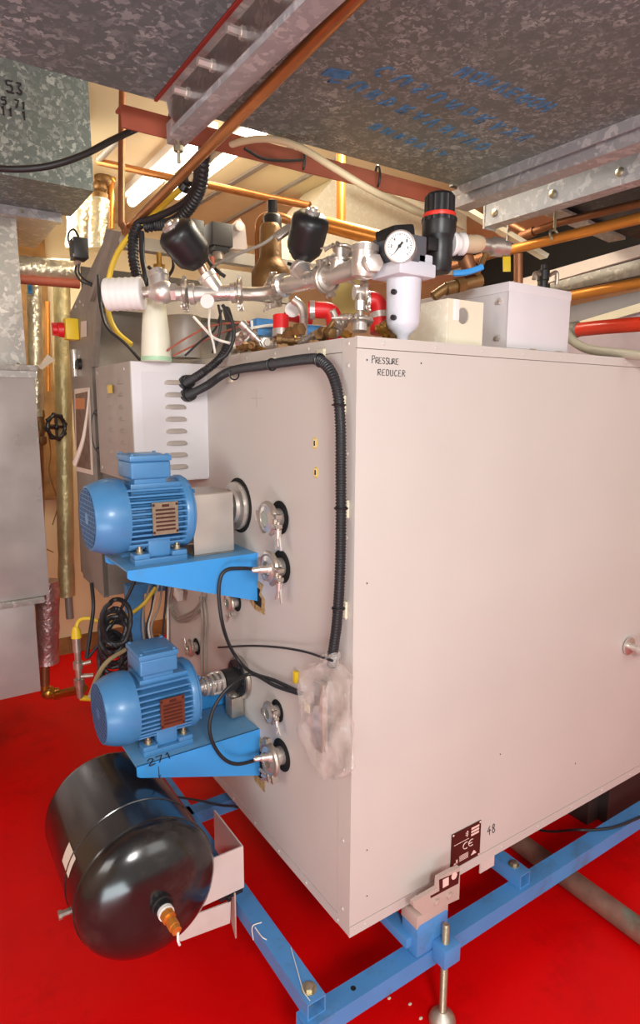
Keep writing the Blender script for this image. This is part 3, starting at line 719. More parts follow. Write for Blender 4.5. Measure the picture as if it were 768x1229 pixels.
for i in range(3):
    hose('grey_cable_loop', [P(206+i*3, 705, x=-.02-.004*i), P(203+i*2, 725, x=-.02), P(212, 745-i*3, x=-.02-.006*i), P(230, 742-i*4, x=-.02), P(240, 722, x=-.02-.004*i), P(243, 708, x=-.02)], .0035, GREYHOSE, 'loose loop of grey cable below the upper bracket at panel back edge', 'cable', group='grey cable loops')
c = P(214, 712, x=-.03); single(M().obox(c, (.02, .045, .04), X, V((0, 1, .3)), bev=.003), 'cable_tag', WHITE, 'white tag among the grey cable loops below upper bracket', 'tag')

# ================================================================== BLACK TANK
TC = V((-.410, 0, .412)); TR = .173
tk = thing('pressure_tank', 'black cylindrical air receiver tank lying below the lower motor', 'tank', (TC.x, .45, TC.z-TR))
prof = []
for k in range(9):
    t = k/8*pi/2; prof.append((TR*sin(t), .20+.085*(1-cos(t))))
prof += [(TR, .287), (TR+.003, .29), (TR+.003, .297), (TR, .30), (TR, .38), (TR+.0022, .3815), (TR+.0022, .386), (TR, .388), (TR, .64)]
for k in range(1, 9):
    t = k/8*pi/2; prof.append((TR*cos(t), .64+.085*sin(t)))
M().lathe(TC, Y, prof, 64).build('tank_shell', BLACK_T, tk)
v0 = V((TC.x+.005, .203, TC.z+.012))
M().lathe(v0, -Y, [(.026, -.006), (.026, .012), (.021, .013), (.021, .028)], 24).build('outlet_boss', BLACK, tk)
M().lathe(v0-Y*.028, -Y, [(.019, 0), (.019, .01)], 20).build('thread_seal', WHITE, tk)
M().lathe(v0-Y*.038, V((.1, -1, -.15)), [(.017, 0), (.017, .014), (.011, .015), (.011, .024), (.014, .025), (.014, .04), (.012, .041), (.012, .052), (.008, .053)], 8).build('outlet_fitting', COPPER_O, tk)
m = M().tube([v0+V((.008, -.088, -.012)), v0+V((.006, -.092, -.03)), v0+V((.010, -.09, -.045))], .003, 6); m.build('seal_tape', WHITE, tk)
m = M()
for a0 in (radians(196),):   # label stuck on the barrel
    q = []
    for i in range(5):
        a = radians(148)+i*radians(4)
        q.append((a, TR+.0012))
    rings = [[m.bm.verts.new((TC.x+r*cos(a), yy, TC.z+r*sin(a))) for a, r in q] for yy in (.36, .43)]
    m._faces(rings, caps=False, loop=False)
m.build('tank_label', PAPER, tk)
M().lathe((TC.x-TR*.98, .36, TC.z-.04), -X, [(.008, -.005), (.008, .018), (.011, .018), (.011, .026)], 8).build('drain_nipple', INOX_D, tk)
M().lathe((TC.x-.02, .33, TC.z-TR+.004), -Z, [(.012, 0), (.012, .012)], 10).build('drain_plug', INOX_D, tk)
# white carrier fixed to the side rail
tb = thing('tank_carrier', 'off-white folded sheet carrier holding the tank to the side rail', 'bracket', (-.17, .4, .2))
yb = .33
x0 = -.26; x1 = -.126
m = M().box(x0, x1, yb, yb+.004, .245, .375); m.build('carrier_plate', WHITEPL, tb)
m = M().box(x1-.004, x1, yb+.004, .52, .245, .375); m.build('carrier_plate', WHITEPL, tb)
m = M().prism([P(217, 1130, y=yb-.004), P(276, 1108, y=yb-.004), P(277, 1082, y=yb-.004), (-.36, yb-.004, .243)], (0, .004, 0)); m.build('carrier_plate', WHITEPL, tb)
m = M().prism([(-.154, yb-.004, .243), (-.154, yb-.004, .10), (-.154, yb+.05, .17), (-.154, yb+.05, .243)], (-.004, 0, 0)); m.build('carrier_gusset', PINKBR, tb)
m = M().box(-.2, -.13, yb, yb+.05, .232, .245); m.lathe((-.175, yb-.004, .236), -Y, [(.007, 0), (.007, .006)], 6); m.build('carrier_clamp', BLACK, tb)
# thin black cable behind the tank
hose('floor_cable', [P(200, 955, z=.22), P(235, 960, z=.22), P(262, 966, z=.21), P(290, 970, z=.2), P(320, 985, z=.0)], .004, BLACK_R, 'thin black cable crossing the blue rear rail beside the tank', 'cable')

# ================================================================== RIGHT-HAND FLOOR ITEMS
a, b = P(610, 1001, z=ZF+.036), P(790, 1133, z=ZF+.036)
m = M().cyl(a+(a-b).normalized()*.35, b, (.036), n=24); pp = single(m, 'floor_pipe', VERDI, 'greenish tarnished copper pipe lying on red floor under the front rail', 'pipe')
hose('floor_cable', [P(640, 999, z=-.02)+Y*.1, P(652, 997, z=.03), P(690, 996, z=.15), P(712, 996, z=.158), P(740, 992, z=.158), P(775, 978, z=.158)], .0045, BLACK_R, 'thin black cable draped over the right end of the front rail', 'cable')
m = M().box(1.33, 1.75, .2, .3, ZF, .05); m.box(1.4, 1.75, .16, .6, ZF, .13)
single(m, 'dark_plinth', CHAR, 'dark plinth on the floor beneath the right end of the cabinet', 'plinth')
for q in ((467, 1198), (505, 1222), (492, 1205)):
    c = P(*q, z=ZF+.002); single(M().ball(c, .006, 8, 5, (1, .7, .35)), 'paint_flake', CREAMP, 'pale flake of debris on the red floor left of the levelling foot', 'debris', group='floor flakes')

# ================================================================== ON TOP OF THE CABINET
ZT = Z1
# junction box
jb = thing('junction_box', 'pale grey steel junction box standing on top of the cabinet, right of the holed plate', 'junction box', (.62, .15, ZT))
x0, x1, y0, y1 = .49, .742, .018, .36
M().box(x0+.002, x1-.002, y0+.002, y1, ZT, ZT+.145).build('box_body', LILAC, jb)
m = M().box(x0-.002, x1+.002, y0-.001, y1+.002, ZT+.142, ZT+.166, bev=.002); m.build('box_lid', LILAC, jb)
m = M().box(x0, x1, y0, y0+.003, ZT+.004, ZT+.143, bev=.001); m.build('front_cover', LILAC, jb)
for zz in (.03, .12):
    M().lathe((x0+.002, y0+.03, ZT+zz), -X, [(.008, 0), (.008, .004), (.005, .009)], 6).build('side_bolt', INOX, jb)
for xx in (.59, .70): M().box(xx-.012, xx+.012, y0-.006, y0, ZT, ZT+.006).build('foot_tab', INOX, jb)
# holed plate
hp = thing('holed_plate', 'bent cream metal plate with one round hole on the cabinet top', 'plate', (.3, .06, ZT))
x0, x1, y0, zt = .276, .394, .014, ZT+.104
m = M(); c = V((.325, y0, ZT+.068)); r = .019
outer = [(x0, ZT), (x1, ZT), (x1, zt-.006), (x1-.006, zt), (x0, zt)]
# ring-filled face with a real hole
N = 40
def edge_pt(a):
    dx, dz = cos(a), sin(a); ts = []
    for (lim, d, cc) in ((x0, dx, c.x), (x1, dx, c.x), (ZT, dz, c.z), (zt, dz, c.z)):
        if abs(d) > 1e-6:
            t = (lim-cc)/d
            if t > 0: ts.append(t)
    t = min(ts); return (c.x+dx*t, c.z+dz*t)
angs = sorted([2*pi*i/N for i in range(N)]+[atan2(zz-c.z, xx-c.x) % (2*pi) for xx in (x0, x1) for zz in (ZT, zt)])
for yy in (y0, y0+.003):
    o = [m.bm.verts.new((edge_pt(a)[0], yy, edge_pt(a)[1])) for a in angs]; i_ = [m.bm.verts.new((c.x+r*cos(a), yy, c.z+r*sin(a))) for a in angs]
    for k in range(len(angs)): m.bm.faces.new((o[k], o[(k+1) % len(angs)], i_[(k+1) % len(angs)], i_[k]))
m.build('front_face', CREAMP, hp)
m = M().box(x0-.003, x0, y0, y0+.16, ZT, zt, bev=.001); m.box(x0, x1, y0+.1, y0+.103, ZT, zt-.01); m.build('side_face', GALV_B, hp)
m = M().box(c.x-.033, c.x-.014, y0-.0012, y0, c.z-.012, zt, bev=.0005); m.build('plate_label', WHITE, hp)
# filter / pressure reducer assembly
fy = .045
fx = P(483, 405, y=fy).x
fr_ = thing('air_filter', 'white pressure reducer filter bowl with grey head standing over the cabinet edge', 'filter', (fx, fy, ZT))
zb = ZT+.008
def fz(py): return P(483, py, y=fy).z
zt_b = fz(332)
m = M().lathe((fx, fy, ZT+.002), Z, [(.012, 0), (.014, .012), (.034, .03), (.038, .04), (.040, zt_b-ZT-.002)], 32); bw = m.build('filter_bowl', WHITE_G, fr_)
M().lathe((fx, fy, ZT-.001), Z, [(.008, 0), (.010, .012)], 12).build('drain_tip', BLACK, fr_)
m = M().box(fx-.056, fx+.052, fy-.05, fy+.05, zt_b-.006, zt_b+.024, bev=.006); m.build('bowl_clamp', WHITE_G, fr_)
for zz in (ZT+.05, ZT+.105): M().lathe((fx-.035, fy-.012, zz), V((-1, -.35, 0)), [(.006, 0), (.006, .01)], 10).build('clamp_screw', BLACK, bw)
m = M().box(fx-.052, fx+.03, fy-.04, fy+.05, zt_b+.024, zt_b+.082, bev=.004); m.build('filter_head', mat('steel_grey_casting', (92, 92, 98), .42), fr_)
m = M().box(fx+.006, fx+.05, fy-.04, fy+.045, zt_b+.022, zt_b+.045, bev=.004); m.build('filter_port', WHITE_G, fr_)
M().obox((fx-.025, fy+.005, zt_b+.088), (.06, .07, .03), V((1, 0, .2)), Y, bev=.008).build('filter_cover', BLACK, fr_)
# pressure gauge
gc = P(480, 296, y=fy-.05); gd_ = (CAM-gc); gd_ = V((-.72, -.66, -.02)).normalized(); R = px2m(18.5, depth(gc))
ga = thing('pressure_gauge', 'round white-faced pressure gauge mounted on the filter head', 'gauge', gc)
M().lathe(gc-gd_*.045, gd_, [(R*.9, 0), (R, .006), (R, .052), (R*.93, .053), (R*.92, .048), (.001, .047)], 40).build('gauge_case', INOX, ga)
dial = M().lathe(gc+gd_*.0025, gd_, [(R*.92, 0), (R*.92, .001)], 40).build('dial', WHITE, ga)
gx = Z.cross(gd_).normalized(); gz = gd_.cross(gx)
m = M(); g0 = gc+gd_*.0042
for k in range(25):
    a = radians(225-270*k/24); d = gx*cos(a)+gz*sin(a); l = .12 if k % 4 == 0 else .06
    m.obox(g0+d*R*(.78-l/2), (R*l, .0012, .0004), d, gd_.cross(d))
m.strokes([s for k, ch in enumerate('024681') for s in write(ch, g0+(gx*cos(radians(225-48*k))+gz*sin(radians(225-48*k)))*R*.54-gx*R*.06-gz*R*.06, gx, gz, R*.15, seed=k, jit=0)], .0006)
m.build('dial_marks', INK, dial)
a = radians(232); d = gx*cos(a)+gz*sin(a)
nd = M().prism([g0+gd_*.001+d*R*.68, g0+gd_*.001+gd_.cross(d)*R*.05, g0+gd_*.001-d*R*.3+gd_.cross(d)*R*.07, g0+gd_*.001-d*R*.3-gd_.cross(d)*R*.07, g0+gd_*.001-gd_.cross(d)*R*.05], gd_*.001)
nd.lathe(g0, gd_, [(R*.1, 0), (R*.1, .004)], 16); nd.build('needle', BLACK, ga)
M().lathe(gc-gd_*.045, V((-.1, .3, -1)), [(.014, 0), (.012, .05)], 8).build('gauge_stem', BRASS, ga)
# black regulator
ry = .085; dR = depth(P(525, 290, y=ry)); k = dR/FPX
rb = P(525, 328, y=ry); rx = rb.x
rg = thing('air_regulator', 'black plastic air regulator with red ring beside the pressure gauge', 'regulator', rb)
def rz(py): return P(525, py, y=ry).z
m = M().lathe(rb, Z, [(14*k, 0), (16*k, .006), (17*k, rz(305)-rb.z), (17*k, rz(290)-rb.z), (19*k, rz(286)-rb.z), (20*k, rz(283)-rb.z), (20.5*k, rz(267)-rb.z)], 32)
m.cyl((rx+.0, ry-.0, rz(297)), (rx+.07, ry, rz(295)), 13*k, n=20); m.box(rx-.055, rx, ry-.025, ry+.025, rz(306), rz(290), bev=.004)
m.build('regulator_body', BLACK, rg)
m = M()
for (za, zb2, ra) in ((267, 262, 20.5), (258, 236, 17.5)):
    n = 40
    rings = []
    for zz, rr in ((za, ra), (zb2, ra)):
        rings.append([m.bm.verts.new((rx+cos(2*pi*j/n)*rr*k*(1.03 if j % 2 else .96), ry+sin(2*pi*j/n)*rr*k*(1.03 if j % 2 else .96), rz(zz))) for j in range(n)])
    m._faces(rings)
m.lathe((rx, ry, rz(236)), Z, [(17*k, 0), (15.5*k, .006), (.001, .007)], 30); m.build('regulator_knob', BLACK, rg)
M().lathe((rx, ry, rz(262)), Z, [(19*k, 0), (19.6*k, .002), (19.2*k, .010), (18*k, .011)], 32).build('red_ring', mat('red_ring_plastic', (228, 52, 36), .4), rg)
# fittings right of the regulator
d0 = dR
def chain(name, q0, q1, prof, material, label, cat, d=None, d2=None, n=16):
    a = P(q0[0], q0[1], d=d); b = P(q1[0], q1[1], d=d2 or d)
    L = (b-a).length; ax = b-a
    return single(M().lathe(a, ax, [(px2m(r, d), h*L) for r, h in prof], n), name, material, label, cat)
chain('pipe_union', (541, 293), (556, 293), [(13, 0), (14, .1), (13, .35), (9, .4), (9, .6), (13, .65), (13, 1)], WHITE, 'white-taped pipe union screwed into the black regulator', 'fitting', d0, d0+.01)
chain('pipe_nipple', (553, 293), (578, 293), [(8, 0), (10.5, .25), (11, .7), (9, 1)], mat('beige_plastic_fitting', (196, 172, 140), .45), 'rounded beige fitting right of the white-taped union', 'fitting', d0+.02, d0+.04)
chain('isolating_valve', (577, 294), (610, 298), [(8, 0), (9, .1), (7, .3), (11, .4), (11, .75), (8, .8), (8, 1)], INOX_D, 'small steel valve body at end of fittings above junction box', 'valve', d0+.04, d0+.06)
chain('copper_tee', (556, 304), (566, 330), [(9, 0), (10, .3), (9, .5), (9, 1)], COPPER_D, 'copper elbow stub dropping between regulator and blue handle', 'fitting', d0+.06)
m = M().cyl(P(572, 328, d=d0+.04), P(583, 305, d=d0+.05), .008, n=10); 
bv = thing('ball_valve', 'brass ball valve with blue lever handle above the holed plate', 'valve', P(560, 345, d=d0+.06))
m.cyl(P(535, 347, d=d0+.06), P(577, 336, d=d0+.08), .016, n=14); m.lathe(P(548, 343, d=d0+.06), P(577, 336, d=d0+.08)-P(535, 347, d=d0+.06), [(.02, 0), (.02, .02)], 6); m.cyl(P(520, 356, d=d0+.06), P(536, 345, d=d0+.06), .013, n=10)
m.build('valve_body', BRONZE, bv)
m = M().tube([P(544, 328, d=d0+.02), P(558, 327, d=d0+.02), P(572, 323, d=d0+.02), P(579, 320, d=d0+.02)], .0075, 8); m.build('lever_handle', BLUE_B, bv)
# yellow tag hanging on the pipe
m = M(); c = P(608, 317, d=1.75); m.obox(c, (.022, .003, .042), _R, _F, bev=.001); yt = single(m, 'hanging_tag', YEL, 'small yellow tag hanging from the copper pipe above junction box', 'tag')

# ---- stainless valve line (y-valves, tees, clamps)
d2 = 1.73
def L1(px, py): return P(px, py, x=.08)            # run towards the camera
def L2(px, py): return P(px, py, d=d2)             # run across to the left
kk = d2/FPX
sl = thing('exhaust_silencer', 'white ribbed plastic silencer at the left end of the valve line', 'silencer', L2(148, 354))
a, b = L2(127, 354), L2(172, 352)
m = M(); L = (b-a).length
pr = [(14*kk, 0), (18.5*kk, .002)]
for i in range(6): pr += [(18.5*kk, L*(i+.15)/6), (19.3*kk, L*(i+.5)/6), (18.5*kk, L*(i+.85)/6)]
pr += [(18*kk, L*.985), (12*kk, L)]
m.lathe(a, b-a, pr, 32); m.build('silencer_body', WHITE, sl)
M().lathe(a-(b-a).normalized()*.001, a-b, [(11*kk, -.001), (11*kk, .001)], 20).build('end_label', PAPER, sl)
M().cyl(b, L2(183, 350), 7*kk, n=12).build('silencer_thread', INOX_D, sl)
nv = thing('check_valve', 'bulbous steel check valve right of the white silencer', 'valve', L2(190, 350))
m = M().lathe(L2(179, 351), L2(213, 350)-L2(179, 351), [(8*kk, 0), (9*kk, 5*kk), (13*kk, 9*kk), (14.5*kk, 16*kk), (12*kk, 25*kk), (8*kk, 28*kk), (8*kk, 34*kk)], 28)
m.cyl(L2(191, 350), L2(190, 331), 12*kk, n=24); m.lathe(L2(190, 332), L2(189, 326)-L2(190, 332), [(13*kk, 0), (13*kk, 5*kk), (7*kk, 5.2*kk), (7*kk, 9*kk)], 20); m.lathe(L2(206, 351), X-Y*.6, [(11*kk, 0), (11*kk, 6*kk)], 6)
m.build('valve_body', INOX, nv)
def yvalve(a, b, stem0, act0, act1, r, d, name_lbl, rr, cap_r):
    t = thing('angle_seat_valve', name_lbl, 'valve', stem0)
    ax = (b-a)
    m = M().lathe(a, ax, [(r*1.0, 0), (r*1.35, .0), (r*1.35, ax.length*.1), (r, ax.length*.12), (r*1.08, ax.length*.5), (r, ax.length*.88), (r*1.35, ax.length*.9), (r*1.35, ax.length)], 28)
    mid = a.lerp(b, .62) if act0.x < 1e9 else a
    m.lathe(mid, stem0-mid, [(r*1.05, 0), (r*1.15, (stem0-mid).length*.75), (r*1.3, (stem0-mid).length*.78), (r*1.3, (stem0-mid).length)], 24)
    m.build('valve_body', INOX, t)
    M().cyl(stem0, act0, r*.62, n=16).build('valve_stem', mat('reddish_steel', (180, 150, 132), .35, metal=.7), t)
    Lz = (act1-act0).length
    m = M().lathe(act0, act1-act0, [(rr*.55, 0), (rr*.62, Lz*.04), (rr*.92, Lz*.2), (rr*.98, Lz*.3), (rr, Lz*.7), (rr*1.03, Lz*.78), (rr*.96, Lz*.9), (rr*.7, Lz*.99), (rr*.4, Lz)], 36)
    m.build('actuator_housing', BLACK, t)
    m = M().lathe(act1, act1-act0, [(cap_r, -.004), (cap_r*1.05, .006), (cap_r*.85, .009), (cap_r*.55, .0075), (cap_r*.5, .014), (.001, .016)], 24); m.build('indicator_cap', INOX, t)
    return t
yv1 = yvalve(L2(228, 353), L2(283, 351), P(247, 330, d=d2-.01), P(240, 317, d=d2-.02), P(206, 272, d=d2-.09), 9*kk, d2, 'steel seat valve with tilted black actuator on the left of the valve line', 23*kk, 11*kk)
k1 = depth(L1(355, 338))/FPX
yv2 = yvalve(L1(337, 343), L1(392, 332), P(360, 322, d=depth(L1(358, 330))-.01), P(362, 311, d=depth(L1(358, 330))-.01), P(375, 256, d=depth(L1(358, 330))-.085), 10.5*k1, 1.6, 'steel seat valve with upright black actuator in middle of valve line', 21.5*k1, 8.5*k1)
# round white disc tag on valve 1
m = M().lathe(P(249, 362, d=d2-.05), _F*-1+_R*-.1, [(8.2*kk, 0), (8.2*kk, .003)], 28); single(m, 'disc_tag', WHITE, 'round white disc tag hanging on the tilted-actuator valve', 'tag')
m = M().lathe(P(351, 372, d=1.72), _F*-1, [(9*kk, 0), (9*kk, .003)], 28); single(m, 'disc_tag', WHITE, 'round white disc tag below the upright-actuator valve', 'tag')
# joining pipes
def pipe(name, pts, r, material, label, cat='pipe', n=14, smooth=True, group=None): return single(M().tube(pts, r, n, smooth=smooth), name, material, label, cat, group=group)
pipe('steel_pipe', [L2(282, 351), L2(300, 353), L2(322, 351), L1(338, 343)], 8*kk, INOX_D, 'short steel pipe joining the two black-actuator valves')
t = thing('pipe_tee', 'steel tee with upward branch right of the upright-actuator valve', 'fitting', L1(408, 325))
m = M().lathe(L1(391, 333), L1(420, 325)-L1(391, 333), [(13*k1*.9, 0), (15*k1*.9, .004), (10*k1, .008), (10*k1, .16), (13*k1, .165)], 24); m.cyl(L1(406, 327), L1(408, 312), 10*k1, n=20); m.lathe(L1(408, 314), Z, [(11*k1, 0), (11*k1, .006), (5*k1, .008), (5*k1, .03)], 16); m.build('tee_body', INOX, t)
# big elbow/check body near the filter
kc = depth(L1(436, 318))/FPX
t = thing('check_valve', 'large steel valve body with round screwed cap beside the filter', 'valve', L1(436, 325))
a, b = L1(418, 324), L1(448, 314)
m = M().lathe(a, b-a, [(9*kc, 0), (11*kc, .012), (12*kc, .04), (12*kc, .075), (11*kc, .085)], 28); m.lathe(L1(435, 336), L1(438, 302)-L1(435, 336), [(6*kc, 0), (13*kc, 4*kc), (15.5*kc, 12*kc), (15*kc, 34*kc)], 28); m.lathe(L1(438, 303), Z+X*.05, [(16.5*kc, 0), (16.5*kc, 7*kc), (13*kc, 9*kc)], 28)
m.lathe(L1(450, 315), V((-.3, -1, 0)), [(8*kc, -.03), (11*kc, -.02), (11*kc, .0), (7*kc, .002)], 6); m.build('valve_body', INOX, t)
# clamps in the valve line
def line_clamp(p, axis, xd, label, s):
    t = clamp(V(p)-V(axis).normalized()*.03*s, axis, xd, label, s, 'pipe clamps')
    for ch in list(t.children):
        if ch.name.startswith(('hole_shade_disc', 'sight_glass')): bpy.data.objects.remove(ch)
    return t
line_clamp(L2(222, 352), L2(283, 351)-L2(228, 353), (0, -.2, -1), 'steel pipe clamp between the bulbous check valve and tilted-actuator valve', .98)
line_clamp(L2(288, 351), L2(283, 351)-L2(228, 353), (0, 0, -1), 'steel pipe clamp just right of the tilted-actuator valve', .98)
line_clamp(L1(330, 347), V((.35, -1, 0)), (.2, 0, -1), 'steel pipe clamp just left of the upright-actuator valve', .98)
line_clamp(L1(392, 335), V((0, -1, 0)), (-.3, 0, .9), 'steel pipe clamp just right of the upright-actuator valve', .98)
line_clamp(P(432, 385, y=.06)+Z*.0, V((.1, .1, 1)), (-1, -.5, 0), 'flat-lying steel pipe clamp at cabinet top corner', .8)
line_clamp(P(436, 352, d=1.45), V((1, -.3, 0)), (0, 0, -1), 'steel pipe clamp under the large screwed-cap valve body', .8)
line_clamp(P(412, 300, d=1.55), V((.2, .2, 1)), (-1, -.2, .3), 'steel pipe clamp lying on top of the tee branch', .7)
m = M().cyl(P(432, 380, d=1.42), P(432, 352, d=1.42), .006, n=10); m.lathe(P(432, 372, d=1.42), Z, [(.011, 0), (.011, .02)], 6); single(m, 'stud_bolt', INOX, 'upright steel stud between the two corner clamps', 'bolt')
# black actuator piece behind (knob) and grey cable to it
m = M().lathe(P(347, 293, d=1.72), _R, [(.022, 0), (.028, .006), (.028, .04)], 16); single(m, 'cable_plug', BLACK, 'black round plug on the back of the upright actuator', 'plug')
pipe('signal_cable', [P(245, 332, d=1.85), P(262, 316, d=1.82), P(290, 303, d=1.78), P(315, 293, d=1.74), P(335, 279, d=1.72), P(345, 276, d=1.7)], .0045, GREYHOSE, 'grey cable arching up to the upright black actuator', 'cable', 8)
m = M().obox(P(340, 279, d=1.705), (.05, .02, .022), P(350, 272, d=1.7)-P(333, 284, d=1.7), _F, bev=.004); single(m, 'cable_connector', INOX_D, 'grey angled cable connector beside the upright actuator', 'connector')
# bronze safety valve with black cap
ds = 1.98; ks = ds/FPX
t = thing('safety_valve', 'brown bronze safety valve with black cap behind the valve line', 'valve', P(325, 352, d=ds))
m = M().lathe(P(325, 352, d=ds), Z, [(17*ks, 0), (23*ks, 8*ks), (23*ks, 26*ks), (17*ks, 34*ks), (13.5*ks, 40*ks), (12.5*ks, 74*ks), (10*ks, 78*ks)], 28)
m.cyl(P(322, 332, d=ds), P(308, 333, d=ds), 13*ks, n=20); m.build('valve_body', BRONZE, t)
m = M().lathe(P(327, 282, d=ds), Z, [(11*ks, 0), (11*ks, 20*ks), (9*ks, 23*ks), (6*ks, 24*ks), (6*ks, 38*ks), (4*ks, 39*ks)], 20); m.build('valve_cap', BLACK, t)
pipe('bent_pipe', [P(311, 335, d=2.02), P(311, 300, d=2.02), P(311, 275, d=2.02), P(314, 264, d=2.02), P(323, 260, d=2.02), P(340, 262, d=2.02), P(358, 270, d=2.04), P(380, 274, d=2.06)], 5.5*ks, mat('bronzed_pipe', (170, 112, 62), .38, metal=.6), 'bronze-coloured pipe bent over behind the safety valve')
# red elbows etc
def red_elbow(pts, r, d, label, bands):
    t = thing('red_hose_elbow', label, 'hose elbow', P(*pts[-1], d=d))
    M().tube([P(*q, d=d) for q in pts], r, 16).build('hose_elbow', REDHOSE if False else RED, t)
    for (q0, q1, rr) in bands:
        M().cyl(P(*q0, d=d), P(*q1, d=d), rr, n=20).build('hose_band', INOX, t)
    return t
red_elbow([(370, 372), (383, 372), (396, 374), (401, 384), (402, 398), (403, 412)], 10*1.58/FPX, 1.58, 'large red hose elbow under the pipe tee', [((372, 372), (378, 372), 11*1.58/FPX)])
red_elbow([(437, 362), (447, 361), (453, 366), (455, 380), (455, 400)], 11*1.5/FPX, 1.5, 'red hose elbow with steel bands beside the white filter bowl', [((438, 362), (444, 362), 12.2*1.5/FPX), ((454, 376), (455, 383), 12*1.5/FPX)])
t = thing('red_hose_stub', 'short upright red hose stub with steel band below the left valve clamp', 'hose', P(337, 407, d=1.68))
M().cyl(P(337, 405, d=1.68), P(337, 379, d=1.68), 9.5*1.68/FPX, n=20).build('hose_stub', RED, t); M().cyl(P(337, 405, d=1.68), P(337, 396, d=1.68), 10.3*1.68/FPX, n=20).build('hose_band', INOX, t)
pipe('steel_elbow', [P(352, 360, d=1.66), P(360, 366, d=1.66), P(364, 378, d=1.66), P(364, 402, d=1.66)], 5*1.66/FPX, INOX, 'bent steel tube dropping below the upright-actuator valve')
pipe('red_hose', [P(342, 380, d=1.75), P(355, 382, d=1.78), P(372, 386, d=1.82)], .012, RED, 'thin red hose behind the bent steel tube', 'hose')
m = M().obox(P(317, 394, d=1.85), (.075, .05, .05), bev=.006); single(m, 'solenoid_box', BLUE_F, 'small blue solenoid box behind the short red hose stub', 'solenoid')
m = M().obox(P(378, 398, d=1.7), (.1, .05, .03), bev=.01); single(m, 'solenoid_box', BLUE_F, 'flat blue solenoid lying below the large red elbow', 'solenoid')
# clutter of small brass fittings, unions along the rear of the top
clut = [(296, 416, BRONZE, 'bronze pipe union on cabinet top edge, leftmost of the low fittings'), (318, 411, INOX_D, 'grey steel union lying just left of the banded red stub'), (346, 408, BRONZE, 'bronze union lying just right of the banded red stub'), (386, 404, BRONZE, 'bronze union lying under the flat blue solenoid'), (466, 392, BRASS, 'brass union lying behind the white filter bowl'), (282, 419, INOX_D, 'steel union beside the black conduit bend')]
for i, (x, y, mm, lb) in enumerate(clut):
    d = depth(P(x, y, z=ZT+.02)); d = min(max(d, 1.45), 1.95); c = P(x, y, d=d)
    ax = V((cos(i*1.3), sin(i*1.3), .1))
    m = M().lathe(c-ax*.03, ax, [(.009, 0), (.009, .015), (.014, .016), (.014, .03), (.01, .031), (.01, .045), (.013, .046), (.013, .06)], 6 if i % 2 else 14)
    single(m, 'pipe_union', mm, lb, 'fitting')
rn = random.Random(21)
for i, (x, y) in enumerate(((290, 405), (304, 412), (312, 418), (326, 415), (352, 398), (358, 410), (370, 406), (392, 398), (412, 400), (408, 392), (470, 398), (462, 402), (300, 398))):
    d = min(max(depth(P(x, y, z=ZT+.02)), 1.45), 1.95); c = P(x, y, d=d); r = rn.uniform(.008, .012); ax = V((rn.uniform(-1, 1), rn.uniform(-1, 1), rn.uniform(-.2, .9))).normalized()
    m = M().lathe(c-ax*.03, ax, [(r*.7, 0), (r*.7, .012), (r*1.2, .013), (r*1.2, .024), (r*.8, .025), (r*.8, .04), (r*1.3, .041), (r*1.3, .058), (r*.6, .06)], 6 if i % 3 else 16)
    if i % 2: m.cyl(c, c+V((rn.uniform(-.03, .03), rn.uniform(-.02, .02), .035)), r*.7, n=10)
    single(m, 'small_fitting', [INOX_D, BRONZE, BRASS][i % 3], 'small '+['grey steel', 'brown bronze', 'yellow brass'][i % 3]+' pipe fitting in the clutter along the cabinet top edge', 'fitting', group='top edge fittings '+'abc'[i % 3])
m = M().obox(P(416, 357, d=1.85), (.09, .05, .11), _R, _F, bev=.006); single(m, 'insulation_block', mat('pale_yellow_insulation', (222, 200, 128), .8, var=.12), 'pale yellow insulation block seen under the steel tee', 'insulation')
# thin hoses and wires
wires = [
 ('white_cable', [(232, 380), (243, 392), (256, 405), (272, 411), (290, 414)], 1.78, .0038, WHITECAB, 'white cable sagging below the round disc tag'),
 ('white_cable', [(252, 368), (251, 392), (256, 412), (258, 424)], 1.76, .0032, WHITECAB, 'white cable hanging straight from the tilted-actuator valve'),
 ('white_cable', [(281, 403), (296, 396), (312, 392), (330, 390)], 1.8, .004, WHITECAB, 'white cable crossing in front of the blue solenoid box'),
 ('white_cable', [(302, 385), (302, 398), (294, 409), (286, 412)], 1.78, .004, WHITECAB, 'short white cable curving down left of blue solenoid box'),
 ('white_cable', [(300, 414), (316, 411), (330, 410)], 1.75, .004, WHITECAB, 'white cable lying on cabinet top before the red stub'),
 ('brown_cable', [(200, 421), (225, 405), (255, 391), (300, 386)], 1.82, .0028, OXIDE, 'thin brown wire slanting up behind the white funnel bottle'),
 ('brown_cable', [(208, 427), (240, 411), (270, 398), (300, 388)], 1.86, .0028, OXIDE, 'second thin brown wire running parallel to the first, lower'),
 ('black_cable', [(222, 427), (240, 410), (258, 395), (266, 372)], 1.84, .0032, BLACK_R, 'thin black wire looping behind the round disc tag'),
 ('black_cable', [(267, 366), (275, 378), (280, 392), (280, 408), (272, 425), (262, 432)], 1.72, .0052, BLACK_R, 'black cable curving down from the tilted-actuator valve body'),
 ('black_cable', [(262, 366), (265, 384), (262, 405), (255, 424)], 1.8, .004, BLACK_R, 'black cable hanging behind the white cables'),
 ('black_cable', [(345, 316), (375, 324), (405, 332), (420, 334)], 1.8, .005, BLACK_R, 'black cable running behind the upright-actuator valve'),
 ('grey_cable', [(395, 333), (410, 335), (424, 340), (432, 352)], 1.5, .0036, INOX_D, 'bent capillary tube under the steel tee'),
 ('black_cable', [(118, 330), (120, 362), (128, 392), (150, 412), (168, 432)], 1.95, .005, BLACK_R, 'black cable hanging down left of the white silencer'),
]
